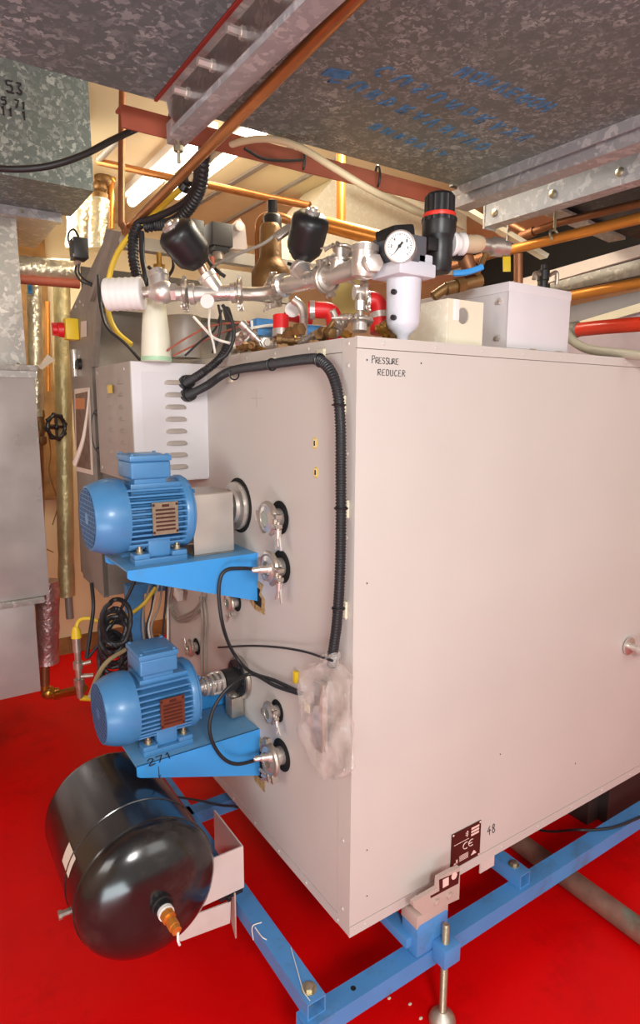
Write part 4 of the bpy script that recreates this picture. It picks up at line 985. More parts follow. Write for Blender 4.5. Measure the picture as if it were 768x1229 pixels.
for nm, pts, d, r, mm, lb in wires: hose(nm, [P(*q, d=d) for q in pts], r, mm, lb, 'cable', n=8)
# funnel bottle on the enclosure
bt = P(188, 434, z=LZ1); db = depth(bt); kb = db/FPX
t = thing('polythene_bottle', 'tall tapered milky plastic bottle with green band standing on the enclosure', 'bottle', bt)
m = M().lathe(bt, Z, [(17.5*kb, 0), (18*kb, .003), (16.5*kb, 30*kb), (13*kb, 66*kb), (9*kb, 78*kb), (5*kb, 84*kb), (5*kb, 92*kb)], 32); m.build('bottle_body', MILK, t)
M().lathe(bt+Z*.001, Z, [(17.9*kb, 0), (18.4*kb, .003), (18.2*kb, 5*kb), (17.6*kb, 5.2*kb)], 32).build('bottle_base', GREENW, t)
# beige pot behind
bp = P(222, 430, d=2.0); single(M().lathe(bp, Z, [(20*2/FPX, 0), (20*2/FPX, 48*2/FPX), (18*2/FPX, 49*2/FPX)], 28), 'vessel', STONE, 'round beige vessel behind the milky bottle', 'vessel')
# grey flexible pipe + red hose at the right of the junction box
hose('red_hose', [P(692, 396, x=1.2), P(720, 393, x=1.2), P(768, 389, x=1.2), P(830, 384, x=1.2)], .024, REDHOSE, 'thick orange-red hose running off to the right behind the junction box', 'hose', n=20)
t = thing('hose_coupling', 'dark ringed hose end at the left end of the red hose', 'hose coupling', P(688, 396, x=1.2))
a = P(688, 396, x=1.2); ax = (P(720, 393, x=1.2)-a).normalized()
M().lathe(a-ax*.012, ax, [(.016, .004), (.017, 0), (.026, 0), (.028, .01), (.028, .03), (.024, .034)], 24).build('coupling_ring', mat('grey_green_fitting', (120, 118, 104), .45), t); M().lathe(a-ax*.012, ax, [(.016, .001), (.016, .003)], 20).build('bore_shade', HOLE_SHADE, t)  # dark inner disc paints the shade of the bore
hose('grey_flexible_hose', [P(680, 400, x=1.0), P(690, 411, x=1.0), P(706, 419, x=1.0), P(735, 423, x=1.0), P(768, 427, x=1.0), P(800, 431, x=1.0)], .014, mat('grey_braided_hose', (168, 160, 142), .5), 'grey flexible hose lying on the cabinet top under the red hose', 'hose', n=12)

# ================================================================== CONTROL CONSOLE (left, behind the enclosure)
cn = thing('control_console', 'tall dull grey control console with slanted top behind the enclosure', 'control console', (.1, 1.5, .83))
kx = -.2
def K(px, py, x=kx): return P(px, py, x=x)
poly = [K(84, 375), K(131, 275), K(138, 277), K(117, 345), K(112, 440), V((kx, 1.4, K(112, 440).z)), V((kx, 1.4, .825)), V((kx, K(97, 684).y, .85))]
m = M().prism(poly, (.02, 0, 0)); sp = m.build('side_plate', STEEL_P, cn)
m = M().prism([K(133, 276)-X*.001, K(138.5, 277)-X*.001, K(119, 345)-X*.001, K(113, 362)-X*.001, K(111, 362)-X*.001, K(116, 343)-X*.001], (-.014, 0, 0)); m.build('plate_flange', STEEL_P, sp)
yk = 1.4
m = M().box(kx+.001, .6, yk, 1.75, .83, 1.93); m.build('console_body', STEEL_P, cn)
for x in (.0, .5): M().box(x-.03, x+.03, 1.62, 1.68, ZF, .83).build('console_leg', STEEL_P, cn)
ta = K(135, 277)
m = M().box(kx+.02, .62, ta.y+.0, ta.y+.04, ta.z-.045, ta.z-.005); m.build('top_rail', STEEL_P, cn)
m = M().box(kx+.04, .6, 1.3, 1.31, 1.93, 2.02); m.box(kx+.04, .6, 1.3, 1.45, 2.015, 2.022); m.build('front_shelf', STONE, cn)
m = M().box(.3, .62, 1.32, 1.33, 2.02, 2.13); m.build('inner_panel', STEEL_P, cn)
m = M().box(kx+.03, .6, 1.6, 1.61, 1.93, 2.13); m.build('back_panel', mat('dark_console_back', (70, 62, 56), .7), cn)
for (x, y) in ((86.5, 372), (91, 368), (96, 362), (100, 366)): M().lathe(K(x, y), -X, [(.007, -.001), (.006, .003)], 8).build('rivet', INOX_D, sp)
# poster window on the side, latch, isolator
m = M().prism([K(90, 467)-X*.001, K(108, 465)-X*.001, K(112, 570)-X*.001, K(92, 565)-X*.001], (-.002, 0, 0)); m.build('poster_frame', PAPER, sp)
m = M().prism([K(91.5, 473)-X*.003, K(106, 470)-X*.003, K(110, 564)-X*.003, K(93.5, 560)-X*.003], (-.001, 0, 0)); po = m.build('poster_sheet', PHOTO, sp)
m = M().prism([K(92, 478)-X*.0042, K(103, 478)-X*.0042, K(103, 491)-X*.0042, K(92, 491)-X*.0042], (-.001, 0, 0)); m.build('poster_heading', ORANGE, po)
m = M().tube([K(107, 468, -.21), K(104, 500, -.22), K(99, 530, -.235), K(90, 556, -.25)], lambda t: .004+.012*t, 12, flat=.6); single(m, 'paper_roll', PAPER, 'pale sheet of paper curling away from the console poster', 'paper')
m = M(); c = K(91.5, 436); m.obox(c-X*.008, (.016, .045, .11), bev=.004); lt = m.build('door_latch', INOX, sp); c2 = K(97, 437)
M().lathe(c2, -X, [(.022, 0), (.022, .014), (.01, .02)], 12).build('latch_knob', BLACK, lt)
t = thing('isolator_switch', 'yellow isolator switch with red knob on the console side', 'switch', K(92, 408))
m = M().obox(K(93, 396)-X*.025, (.05, .055, .082), bev=.006); m.build('switch_base', YEL, t)
m = M().lathe(K(92, 397)-X*.05, V((-1, .1, 0)), [(.03, 0), (.028, .02), (.02, .024), (.018, .04)], 20); m.obox(K(91, 397)-X*.075, (.03, .016, .05), bev=.004); m.build('switch_knob', RED, t)
m = M().prism([K(98, 386)-X*.002, K(104.5, 385)-X*.002, K(104.5, 404)-X*.002, K(98, 405)-X*.002], (-.001, 0, 0)); single(m, 'switch_label', PAPER, 'small white printed label right of the isolator switch', 'label')
# black sensor box with wires on the slope
t = thing('sensor_box', 'small black sensor box fixed on the slanted console plate', 'sensor', K(105, 312))
M().obox(K(105, 301)-X*.03, (.05, .075, .07), bev=.004).build('sensor_case', BLACK, t)
m = M()
for dy in (-.028, .028):
    for dz in (-.026, .026): m.lathe(K(105, 301)+V((-.055, dy, dz)), -X, [(.005, 0), (.004, .002)], 8)
m.build('case_screws', INOX, t)
M().cyl(K(104, 310)-X*.03, K(103, 318)-X*.03, .012, n=10).build('sensor_gland', INOX_D, t)
hose('sensor_wire', [K(102, 318)-X*.03, K(101, 328)-X*.03, K(104, 338)-X*.02, K(111, 343)-X*.004], .004, BLACK_R, 'black wire looping down from the small sensor box, outer', 'cable', n=8)
hose('sensor_wire', [K(105, 318)-X*.03, K(105, 328)-X*.03, K(108, 336)-X*.02, K(113, 342)-X*.004], .004, BLACK_R, 'black wire looping down from the small sensor box, inner', 'cable', n=8)
hose('sensor_wire', [K(94, 308)-X*.01, K(86, 292)-X*.01, K(86, 280)-X*.01, K(92, 276)-X*.01, K(98, 286)-X*.01, K(101, 294)-X*.02], .004, BLACK_R, 'thin wire arching over the sensor box', 'cable', n=8)
# black coil behind enclosure side
m = M().torus(K(119, 518, -.19), X, .075, .012, 28, 10); single(m, 'hose_coil', BLACK_R, 'edge of a black hose coil between console and enclosure', 'hose coil')
# two black actuators on the console rail, one white bracket
for q, w, h, d, lb in (((235, 279), 19, 26, 2.3, 'black square actuator on the console rail behind tilted actuator, left'), ((262, 284), 32, 26, 2.15, 'black square actuator on the console rail, right one with brown face')):
    k2 = d/FPX; t = thing('square_actuator', lb, 'actuator', P(q[0], q[1]+h/2, d=d), group='square actuators')
    M().obox(P(*q, d=d), (w*k2*.82, w*k2*.8, h*k2), X, Y, bev=.003).build('actuator_case', CHAR, t)
    M().cyl(P(q[0], q[1]+h/2, d=d), P(q[0], q[1]+h/2+16, d=d), .02, n=14).build('actuator_stem', INOX_D, t)
    M().obox(P(q[0], q[1]+h/2+3, d=d), (w*k2*.6, w*k2*.6, .016), X, Y).build('actuator_foot', BLACK, t)
m = M().prism([P(277, 298, d=2.2), P(277, 272, d=2.2), P(288, 262, d=2.2), P(294, 270, d=2.2), P(297, 300, d=2.2)], (0, .03, 0))
m.lathe(P(286, 272, d=2.19), -Y, [(.016, -.01), (.016, .01), (.006, .012)], 14); single(m, 'mounting_bracket', WHITEPL, 'white upright mounting bracket right of the square actuators', 'bracket')
for i, (x, y0, y1, d, mm, lb) in enumerate(((192, 305, 338, 1.95, BRASS, 'slim brass valve stem standing behind the steel check valve'), (255, 310, 345, 2.1, OXIDE, 'short reddish stem under the right square actuator'))):
    single(M().lathe(P(x, y1, d=d), Z, [(.01, 0), (.012, .03), (.018, .031), (.018, .05), (.008, .052), (.008, (y1-y0)*d/FPX)], 10), 'valve_stem', mm, lb, 'valve stem')
hose('black_cable', [P(178, 320, d=2.0), P(186, 330, d=2.0), P(176, 345, d=2.0), P(168, 352, d=2.0)], .006, BLACK_R, 'short black cable curl behind the white silencer', 'cable', n=8)
hose('black_cable', [P(205, 300, d=2.05), P(208, 320, d=2.05), P(200, 335, d=2.05)], .005, BLACK_R, 'short black cable inside the console top', 'cable', n=8)
hose('black_cable', [P(246, 302, d=1.95), P(252, 316, d=1.93), P(262, 326, d=1.9), P(270, 332, d=1.9)], .006, BLACK_R, 'black cable falling past the tilted actuator stem', 'cable', n=8)
# corrugated conduits + yellow hose over the console
hose('corrugated_conduit', [P(245, 178, d=1.62), P(244, 205, d=1.66), P(238, 232, d=1.72), P(222, 256, d=1.78), P(205, 268, d=1.82), P(188, 270, d=1.86), P(172, 273, d=1.86)], .017, BLACK_R, 'thick black corrugated conduit looping down from the duct corner', 'conduit', rib=.012, n=14)
hose('black_hose', [P(233, 190, d=1.66), P(236, 215, d=1.7), P(226, 238, d=1.75), P(205, 253, d=1.8), P(180, 263, d=1.84), P(165, 268, d=1.86), P(158, 285, d=1.86)], .010, BLACK_R, 'smooth black hose hugging the inside of the corrugated conduit', 'hose')
hose('corrugated_conduit', [P(166, 270, d=1.86), P(160, 285, d=1.86), P(160, 310, d=1.86), P(165, 335, d=1.86), P(170, 360, d=1.84)], .016, BLACK_R, 'black corrugated conduit dropping behind the white silencer', 'conduit', rib=.011, n=12)
hose('black_hose', [P(170, 278, d=1.84), P(171, 310, d=1.84), P(176, 340, d=1.84), P(178, 375, d=1.9)], .008, BLACK_R, 'smooth black hose beside the dropping corrugated conduit', 'hose')
hose('yellow_hose', [P(158, 414, d=1.98), P(140, 398, d=1.98), P(130, 375, d=1.97), P(129, 345, d=1.95), P(136, 315, d=1.93), P(150, 290, d=1.9), P(172, 268, d=1.86), P(198, 244, d=1.8), P(222, 222, d=1.75)], .0085, YELHOSE, 'bright yellow hose sweeping down past the console to the enclosure', 'hose')
hose('lit_yellow_hose', [P(224, 219, d=1.74), P(240, 204, d=1.7), P(262, 182, d=1.64), P(290, 170, d=1.6), P(325, 167, d=1.56), P(360, 177, d=1.52), P(400, 201, d=1.48), P(445, 228, d=1.5), P(490, 250, d=1.6), P(520, 262, d=1.66), P(540, 272, d=1.68)], .0085, YELHOSE_LIT, 'yellow hose painted pale as if lit, arching under the duct towards the air regulator', 'hose')
m = M().lathe(P(218, 229, d=1.75), P(232, 208, d=1.73)-P(218, 229, d=1.75), [(.011, 0), (.016, .004), (.016, .02), (.012, .024), (.016, .03), (.016, .05), (.011, .055)], 12); single(m, 'hose_joiner', BLACK, 'black push-fit joiner between the yellow hose and its stretch painted pale as if lit', 'fitting')
# ---------- cable mess below enclosure / between console and cabinet
rn = random.Random(11)
for i in range(11):
    c = P(136+rn.uniform(-5, 5), 742+i*6.5, y=1.16); r = .062+rn.uniform(-.01, .012)
    m = M(); pts = []
    for k in range(40):
        a = 2*pi*k/40; pts.append(c+V((cos(a)*r*(.8+.08*sin(3*a+i)), rn.uniform(-.004, .004)+.01*sin(2*a+i)+.009*(i-5), sin(a)*r*1.3)))
    m.tube(pts, .0085, 8, smooth=False, closed=True)
    single(m, 'cable_coil', BLACK_R, 'loop of black cable in the hank hanging below the console', 'cable', group='black cable hank')
hose('black_cable', [P(105, 790, y=1.2), P(125, 765, y=1.18), P(140, 740, y=1.15), P(155, 712, y=1.15), P(165, 690, y=1.15)], .006, BLACK_R, 'black cable slanting across the cable hank', 'cable')
hose('black_cable', [P(104, 790, y=1.2), P(108, 760, y=1.2), P(112, 730, y=1.2), P(110, 700, y=1.25)], .007, BLACK_R, 'black cable hanging at left of the cable hank', 'cable')
hose('yellow_hose', [P(92, 752, y=1.3), P(95, 745, y=1.3), P(105, 742, y=1.28), P(125, 746, y=1.25), P(150, 740, y=1.2), P(172, 725, y=1.18), P(187, 705, y=1.18)], .0075, YELHOSE, 'yellow hose running from the brass manifold to behind the upper bracket', 'hose')
hose('grey_hose', [P(108, 836, y=.9), P(118, 810, y=1.0), P(130, 793, y=1.05), P(150, 780, y=1.1)], .008, mat('khaki_hose', (180, 160, 120), .5), 'khaki hose rising behind the lower motor', 'hose')
for i in range(6):
    x = 172+i*5
    hose('hanging_cable', [P(x+8, 702, y=1.2), P(x+3+rn.uniform(-4, 4), 730, y=1.2), P(x+rn.uniform(-6, 6), 755, y=1.2), P(x+4, 785, y=1.2)], .0045, [GREYHOSE, BLACK_R, WHITECAB][i % 3], ['grey cable', 'black cable', 'white cable'][i % 3]+' in the bundle hanging between blue upright and cabinet', 'cable', group='hanging cable bundle '+'abc'[i % 3], n=8)
m = M().obox(P(185, 770, y=1.24), (.06, .04, .05), bev=.008); single(m, 'brass_block', BRASS, 'brass block glimpsed between the hanging cables', 'fitting')

# ================================================================== LEFT BACKGROUND
bx = P(94, 800, y=1.34)
t = thing('brass_manifold', 'upright brass valve manifold with yellow cap left of the cable hank', 'manifold', (bx.x, 1.34, P(94, 838, y=1.34).z))
def bz(py): return P(94, py, y=1.34).z
m = M().lathe((bx.x, 1.34, bz(838)), Z, [(.012, 0), (.014, .01), (.014, .05), (.02, .052), (.02, .08), (.012, .082), (.012, .12), (.019, .122), (.019, .15), (.011, .152), (.013, .19), (.016, .192), (.016, bz(765)-bz(838))], 10)
m.cyl((bx.x, 1.34, bz(812)), (bx.x+.05, 1.32, bz(812)), .009, n=10); m.cyl((bx.x, 1.34, bz(798)), (bx.x+.045, 1.32, bz(795)), .008, n=10); m.build('manifold_body', INOX_D, t)
m = M().lathe((bx.x, 1.34, bz(766)), Z, [(.013, 0), (.02, .004), (.017, .03), (.01, .05)], 12); m.build('manifold_cap', YEL, t)
M().cyl((bx.x, 1.34, bz(838)), (bx.x+.06, 1.33, bz(843)), .011, n=10).build('bottom_elbow', YEL, t)
def vz(px, py, y): return P(px, py, y=y)
yA = 2.25
c0 = vz(46, 540, yA); kA = depth(c0)/FPX
def vpipe(name, px, py0, py1, rpx, y, material, label, wob=0):
    a, b = vz(px[0], py0, y), vz(px[1], py1, y); k_ = depth(a)/FPX
    n = 14; pts = [a.lerp(b, i/n) for i in range(n+1)]
    rn = random.Random(int(py0)); rr = [rpx*k_*(1+wob*rn.uniform(-1, 1)) for i in range(n+2)]
    m = M(); rings = [[m.bm.verts.new(p+V((cos(2*pi*j/18), sin(2*pi*j/18), 0))*rr[i]*(1+wob*.5*rn.uniform(-1, 1))) for j in range(18)] for i, p in enumerate(pts)]
    m._faces(rings); return single(m, name, material, label, 'pipe')
vpipe('lagged_pipe', (40.5, 44), 340, 500, 8.5, yA, FOIL, 'upright foil-lagged pipe above the gate valve, beside the silver air unit', .06)
vpipe('copper_pipe', (46, 49), 500, 700, 5.5, yA, COPPER_D, 'upright tarnished copper pipe below the gate valve')
vpipe('lagged_pipe', (57, 57), 697, 795, 13.5, yA, FOIL_P, 'short fat foil-lagged pipe section low beside the silver air unit', .05)
vpipe('copper_pipe', (54, 54), 795, 822, 5.5, yA, COPPER_D, 'short copper stub below the fat lagged section')
vpipe('lagged_pipe', (74, 80), 342, 715, 10, 2.35, FOIL_Y, 'tall yellowed foil-lagged pipe along the console edge', .05)
vpipe('copper_pipe', (82, 84), 712, 742, 4.5, 2.35, STEEL_P, 'short grey pipe under the tall yellowed lagging')
vpipe('copper_pipe', (57, 58), 362, 470, 2.5, 2.7, COPPER_O, 'thin bright copper pipe against the stained wall')
vpipe('lagged_pipe', (95, 92), 218, 300, 13, 2.3, FOIL, 'upright crumpled foil-lagged pipe behind the sensor box', .08)
t = vpipe('foil_cylinder', (117, 117), 240, 300, 14, 2.4, FOIL, 'shiny foil-wrapped cylinder behind the console top', .03)
vpipe('copper_pipe', (133, 133), 215, 275, 3.8, 2.4, COPPER_O, 'bright orange copper pipe beside the foil-wrapped cylinder')
m = M().lathe(P(118, 243, y=2.4), Z, [(.05, -.01), (.052, .04), (.03, .06)], 18); m.ball(P(124, 214, y=2.4), .045); m.ball(P(120, 224, y=2.4), .035); m.cyl(P(118, 240, y=2.4), P(122, 214, y=2.4), .02); single(m, 'relief_valve', BRONZE, 'brown bronze valve on top of the foil-wrapped cylinder', 'valve')
m = M().ball(P(133, 214, y=2.4), .026); m.cyl(P(133, 220, y=2.4), P(133, 210, y=2.4), .02); single(m, 'pipe_elbow', BRASS, 'brass elbow at the top of the bright orange pipe', 'fitting')
# gate valve
gv = vz(48, 512, yA)
t = thing('gate_valve', 'brass gate valve with black handwheel on the upright copper pipe', 'valve', gv-Z*.06)
m = M().lathe(gv-Z*.09, Z, [(.02, 0), (.028, .01), (.028, .04), (.018, .045), (.03, .09), (.022, .13), (.026, .14), (.026, .17)], 12); m.cyl(gv, gv+V((.06, -.06, 0)), .014, n=12); m.build('valve_body', BRONZE, t)
hwc = gv+V((.062, -.07, .0)); m = M().torus(hwc, V((.55, -.8, 0)), .055, .010, 24, 8)
for k in range(4):
    x_, y_, a_ = frame_of(V((.55, -.8, 0))); d = x_*cos(k*pi/2)+y_*sin(k*pi/2); m.cyl(hwc, hwc+d*.055, .007, n=8)
for k in range(8):
    d = x_*cos(k*pi/4+.2)+y_*sin(k*pi/4+.2); m.ball(hwc+d*.06, .012, 8, 5)
m.ball(hwc, .016); m.build('handwheel', BLACK, t)
hose('thin_wire', [vz(38, 520, yA-.05), vz(36, 545, yA-.05), vz(40, 560, yA-.05), vz(47, 572, yA-.05), vz(46, 600, yA-.05), vz(44, 640, yA-.05), vz(50, 655, yA-.05), vz(64, 663, yA-.05)], .003, COPPER, 'thin copper wire trailing from the gate valve down the copper pipe', 'wire', n=6)
hose('thin_wire', [vz(58, 520, yA+.1), vz(61, 545, yA+.1), vz(59, 565, yA+.1), vz(66, 590, yA+.1), vz(70, 605, yA+.1), vz(63, 630, yA+.1)], .003, COPPER_D, 'thin brown wire hanging right of the upright copper pipe', 'wire', n=6)
m = M().lathe(vz(49, 665, yA), Z, [(.018, 0), (.028, .004), (.028, .028), (.018, .032)], 8); single(m, 'compression_nut', BRASS, 'brass compression nut on the upright copper pipe', 'fitting')
m = M().tube([vz(54, 818, yA), vz(55, 830, yA), vz(66, 834, yA), vz(100, 826, yA-.3)], .022, 14); m.ball(vz(58, 831, yA), .036); m.lathe(vz(64, 833, yA), X-Y*.2, [(.03, 0), (.03, .03)], 6); single(m, 'drain_pipe', BRASS, 'brass elbow and drain pipe just above the red floor', 'pipe')
m = M().obox(vz(39, 652, yA+.1), (.05, .03, .30), bev=.01); single(m, 'red_bag', RED, 'red plastic strip hanging behind the silver air unit', 'strip')
# horizontal lagged pipe, brown stripe is the pipe below it
yH = 1.95
a, b = P(-30, 318, y=yH), P(93, 326, y=yH); kH = depth(b)/FPX
m = M(); n = 20; rn = random.Random(3); rings = []
for i in range(n+1):
    p = a.lerp(b, i/n); rings.append([m.bm.verts.new(p+V((0, cos(2*pi*j/18), sin(2*pi*j/18)))*13*kH*(1+.05*rn.uniform(-1, 1))) for j in range(18)])
m._faces(rings); single(m, 'lagged_pipe', FOIL, 'horizontal foil-lagged pipe in front of the upright pipes', 'pipe')
a, b = P(-30, 330, y=yH-.02), P(95, 341, y=yH-.02)
pipe('oxide_rail', [a, b], .02, OXIDE, 'rusty brown rail along the underside of the horizontal lagged pipe', 'rail')
# small items on wall
m = M().obox(vz(36, 346, yA-.12), (.018, .01, .05), bev=.003); single(m, 'blue_sticker', BLUE_B, 'small blue sticker on the lagged pipe below the horizontal lagging', 'sticker')
m = M().prism([vz(46, 440, 2.2), vz(57, 425, 2.2), vz(66, 432, 2.2), vz(50, 444, 2.2)], (0, .002, 0)); single(m, 'paper_tag', PAPER, 'pale paper tag behind the lagged pipe near the console', 'tag')
# silver air unit (left edge)
yU = 1.85
xu = P(47, 700, y=yU).x
t = thing('air_handling_unit', 'tall silver sheet-metal air unit at the left edge above the red floor', 'air unit', (xu-.5, yU+.35, P(20, 838, y=yU).z))
zb_, zf1, zf0, zt_ = P(46, 830, y=yU).z, P(46, 716, y=yU).z, P(40, 442, y=yU).z, P(25, 240, y=yU).z
xr = P(35, 450, y=yU).x
m = M().box(-1.5, xr+.0, yU, yU+.7, zf0, zt_+.25); 
xr_up = P(25, 330, y=yU).x
m2 = M().box(-1.5, xr_up, yU+.02, yU+.7, zf0, zt_); m2.build('upper_duct', GALV_L, t); m.bm.free()
m = M().box(-1.5, P(36, 460, y=yU).x+.02, yU, yU+.7, zf1, zf0, bev=.004); m.build('middle_panel', GALV_W, t)
m = M().box(-1.5, P(47, 800, y=yU).x, yU, yU+.7, zb_, zf1, bev=.004); m.build('lower_panel', GALV_W, t)
m = M().box(-1.5, xr+.03, yU-.025, yU+.72, zf0-.012, zf0+.012, bev=.002); m.box(-1.5, xr+.026, yU-.012, yU, zf0-.04, zf0-.012); m.build('upper_flange', GALV_L, t)
m = M().box(-1.5, P(47, 716, y=yU).x+.02, yU-.02, yU+.72, zf1-.028, zf1+.0, bev=.006); m.build('lower_flange', GALV_L, t)
for z in (zf0+.013,): M().lathe((xr-.04, yU-.012, z), Z, [(.008, 0), (.006, .006)], 6).build('flange_bolt', ZINC, t)
for x in (-1.2, -.6): M().box(x-.04, x+.04, yU+.3, yU+.4, ZF, zb_).build('unit_leg', CHAR, t)

# ================================================================== OVERHEAD
# upper-left duct
yD = 1.45
t = thing('branch_duct', 'dark galvanised branch duct with black markings at upper left', 'duct', (-1.0, yD+.3, P(100, 228, y=yD).z))
xd = P(110, 180, y=yD).x; zd0 = P(111, 229, y=yD).z
yD2 = P(80, 279, z=zd0-.001).y if True else 2
b_ = P(80, 279, d=depth(V((xd, yD+.35, zd0))))
m = M().prism([(-2.6, yD, zd0), (xd, yD, zd0), (xd, yD, zd0+.75), (-2.6, yD, zd0+.75)], (0, .38, 0)); m.build('duct_shell', GALV, t)
m = M().strokes(write('53', P(7, 109, y=yD-.002), X, Z, .034, 1.1, seed=2)+write('5671', P(2, 125, y=yD-.002), X, Z, .024, 1.0, seed=6)+write('1101', P(1, 137, y=yD-.002), X, Z, .026, 1.0, seed=8)+[[P(9, 110.5, y=yD-.002), P(17, 112, y=yD-.002)]], .0028); m.build('stencil_marks', INK, t)
m = M().box(-2.6, xd-.04, yD+.36, yD+.40, zd0-.035, zd0+.005); m.box(-2.6, xd-.05, yD+.40, yD+.9, zd0-.03, zd0); m.build('duct_flange', STRUT, t)
M().lathe((P(28, 277, y=yD+.36).x, yD+.36, zd0-.015), -Y, [(.008, 0), (.006, .006)], 6).build('flange_bolt', ZINC, t)
# main ducts
ZD = 2.25; YE = .395
dk = thing('ceiling_duct', 'large dark galvanised ceiling duct at upper left with red-sealed joint', 'duct', (-1.3, -.6, ZD))
M().box(-2.6, -.29, -1.7, YE-.02, ZD, ZD+.42).build('duct_shell', GALV, dk)
M().box(-.2885, -.2815, -1.7, YE-.02, ZD-.003, ZD+.01).build('sealant_bead', mat('dark_red_sealant', (140, 40, 30), .6), dk)
m = M().box(-.282, -.245, -1.7, YE-.03, ZD-.002, ZD+.004); m.build('duct_lip', GALV_L, dk)
dk2 = thing('ceiling_duct', 'large brownish galvanised ceiling duct overhead with blue handwriting', 'duct', (.2, -.6, ZD))
sh2 = M().box(-.20, .672, -1.7, YE, ZD+.004, ZD+.42).build('duct_shell', GALV_U, dk2)
# blue writing, faded capitals seen from below
rows = [('HOMVEROH', (560, 79), (672, 129), .045), ('CUSUNDRAXN', (462, 78), (648, 168), .05), ('SUNDRAVNANO', (410, 86), (596, 178), .05), ('UHNOVIA', (452, 148), (545, 186), .04)]
zz = ZD+.0035
for i, (txt, a, b, h) in enumerate(rows):
    A, B = P(*a, z=zz), P(*b, z=zz); ex = (B-A).normalized(); ez = V((ex.y, -ex.x, 0))*-1
    if ez.y < 0: ez = -ez
    gap = (B-A).length/len(txt)/(h/1.2)
    pol = write(txt, A, ex, ez, h*.8, gap*1.25, .12, seed=20+i)
    rn = random.Random(i); m = M()
    for p in pol:
        m.tube(p, .0046, 5, smooth=False, flat=.35)
    m.build('handwriting_line', INK_B, sh2)
dd = P(404, 88, z=zz); M().obox(dd, (.05, .03, .002), V((1, -.3, 0)), Y).build('ink_blot', INK_B, sh2)
# bolted flange between the ducts
fl_ = thing('duct_flange', 'bolted galvanised flange hanging between the two ceiling ducts', 'flange', (-.26, -.6, ZD-.06))
m = M().box(-.264, -.258, -1.7, YE-.08, ZD-.062, ZD); m.prism([(-.264, YE-.08, ZD-.062), (-.264, YE-.08, ZD), (-.264, YE-.03, ZD), (-.264, YE-.045, ZD-.035)], (.006, 0, 0)); m.build('flange_plate', STRUT, fl_)
m = M().box(-.258, -.225, -1.7, YE-.06, ZD-.004, ZD+.002); m.box(-.262, -.222, -1.7, YE-.04, ZD-.074, ZD-.062); m.box(-.226, -.222, -1.7, YE-.04, ZD-.062, ZD-.03); m.build('flange_channel', STRUT, fl_)
for i in range(9):
    y = .235-i*.125
    m = M().lathe((-.264, y, ZD-.034), -X, [(.011, 0), (.011, .008), (.0075, .0085), (.0075, .034)], 6); m.build('flange_bolt', INOX, fl_)
# stacked strut channels below
st = thing('strut_channel', 'ribbed galvanised strut channel running below the flange beside copper pipe', 'channel', (-.215, -.6, ZD-.09))
m = M()
m.box(-.232, -.190, -1.7, YE+.06, ZD-.052, ZD-.048); m.box(-.232, -.228, -1.7, YE+.06, ZD-.048, ZD-.012); m.box(-.194, -.190, -1.7, YE+.06, ZD-.048, ZD-.012); m.box(-.232, -.222, -1.7, YE+.06, ZD-.012, ZD-.008); m.box(-.2, -.19, -1.7, YE+.06, ZD-.012, ZD-.008)
m.build('channel', STRUT, st)
M().cyl((-.215, YE+.03, ZD-.1), (-.215, YE+.03, ZD+.3), .005, n=8).build('hanger_rod', ZINC, st); M().lathe((-.215, YE+.03, ZD-.075), Z, [(.012, 0), (.012, .012)], 6).build('hanger_nut', ZINC, st)
pa = P(150, 279, x=-.165); pb = P(425, 0, x=-.165)
pipe('copper_pipe', [pb+(pb-pa)*.8, pb, pa.lerp(pb, .5), pa], .0125, COPPER, 'long copper pipe slung under the joint of the two ceiling ducts', 'pipe', smooth=False)
pipe('drop_pipe', [P(147, 100, d=1.95), P(146, 170, d=1.95), P(146, 262, d=1.95), P(147, 270, d=1.95), P(151, 277, d=1.93)], .0105, COPPER_D, 'vertical tarnished copper pipe left of the duct corner')
# red oxide beam
yb = .5
a = P(145, 139, y=yb); b = P(545, 241, y=yb)
t = thing('steel_angle', 'red-brown painted steel angle running behind the ceiling duct edge', 'beam', ((a.x+b.x)/2, yb, a.z))
m = M().obox((a+b)/2, ((b-a).length, .006, .050), b-a, Y); m.obox((a+b)/2+V((0, .02, .022)), ((b-a).length, .04, .006), b-a, Y); m.build('angle_bar', OXIDE, t)
for i, q in enumerate(((205, 152), (363, 190), (453, 212))):
    c = P(*q, y=yb); single(M().tube([c+V((0, .012*cos(x), .03*sin(x))) for x in [2*pi*j/20 for j in range(20)]], .0035, 6, smooth=False, closed=True), 'cable_tie', BLACK, ['black cable tie on the red-brown angle nearest the duct corner', 'black cable tie on the red-brown angle below the overhead blue writing', 'black cable tie on the red-brown angle above the pressure gauge'][i], 'cable tie', group='angle cable ties')
hose('black_cable', [P(293, 178, y=yb-.02), P(315, 190, y=yb-.02), P(340, 193, y=yb-.02), P(363, 192, y=yb-.02)], .004, BLACK_R, 'thin black cable sagging along the red-brown angle', 'cable', n=8)
hose('black_cable', [P(-20, 201, d=1.7), P(20, 203, d=1.7), P(60, 199, d=1.72), P(100, 186, d=1.75), P(135, 168, d=1.78), P(172, 151, d=1.8)], .009, BLACK_R, 'thick black twin cable swooping across the upper-left duct', 'cable')
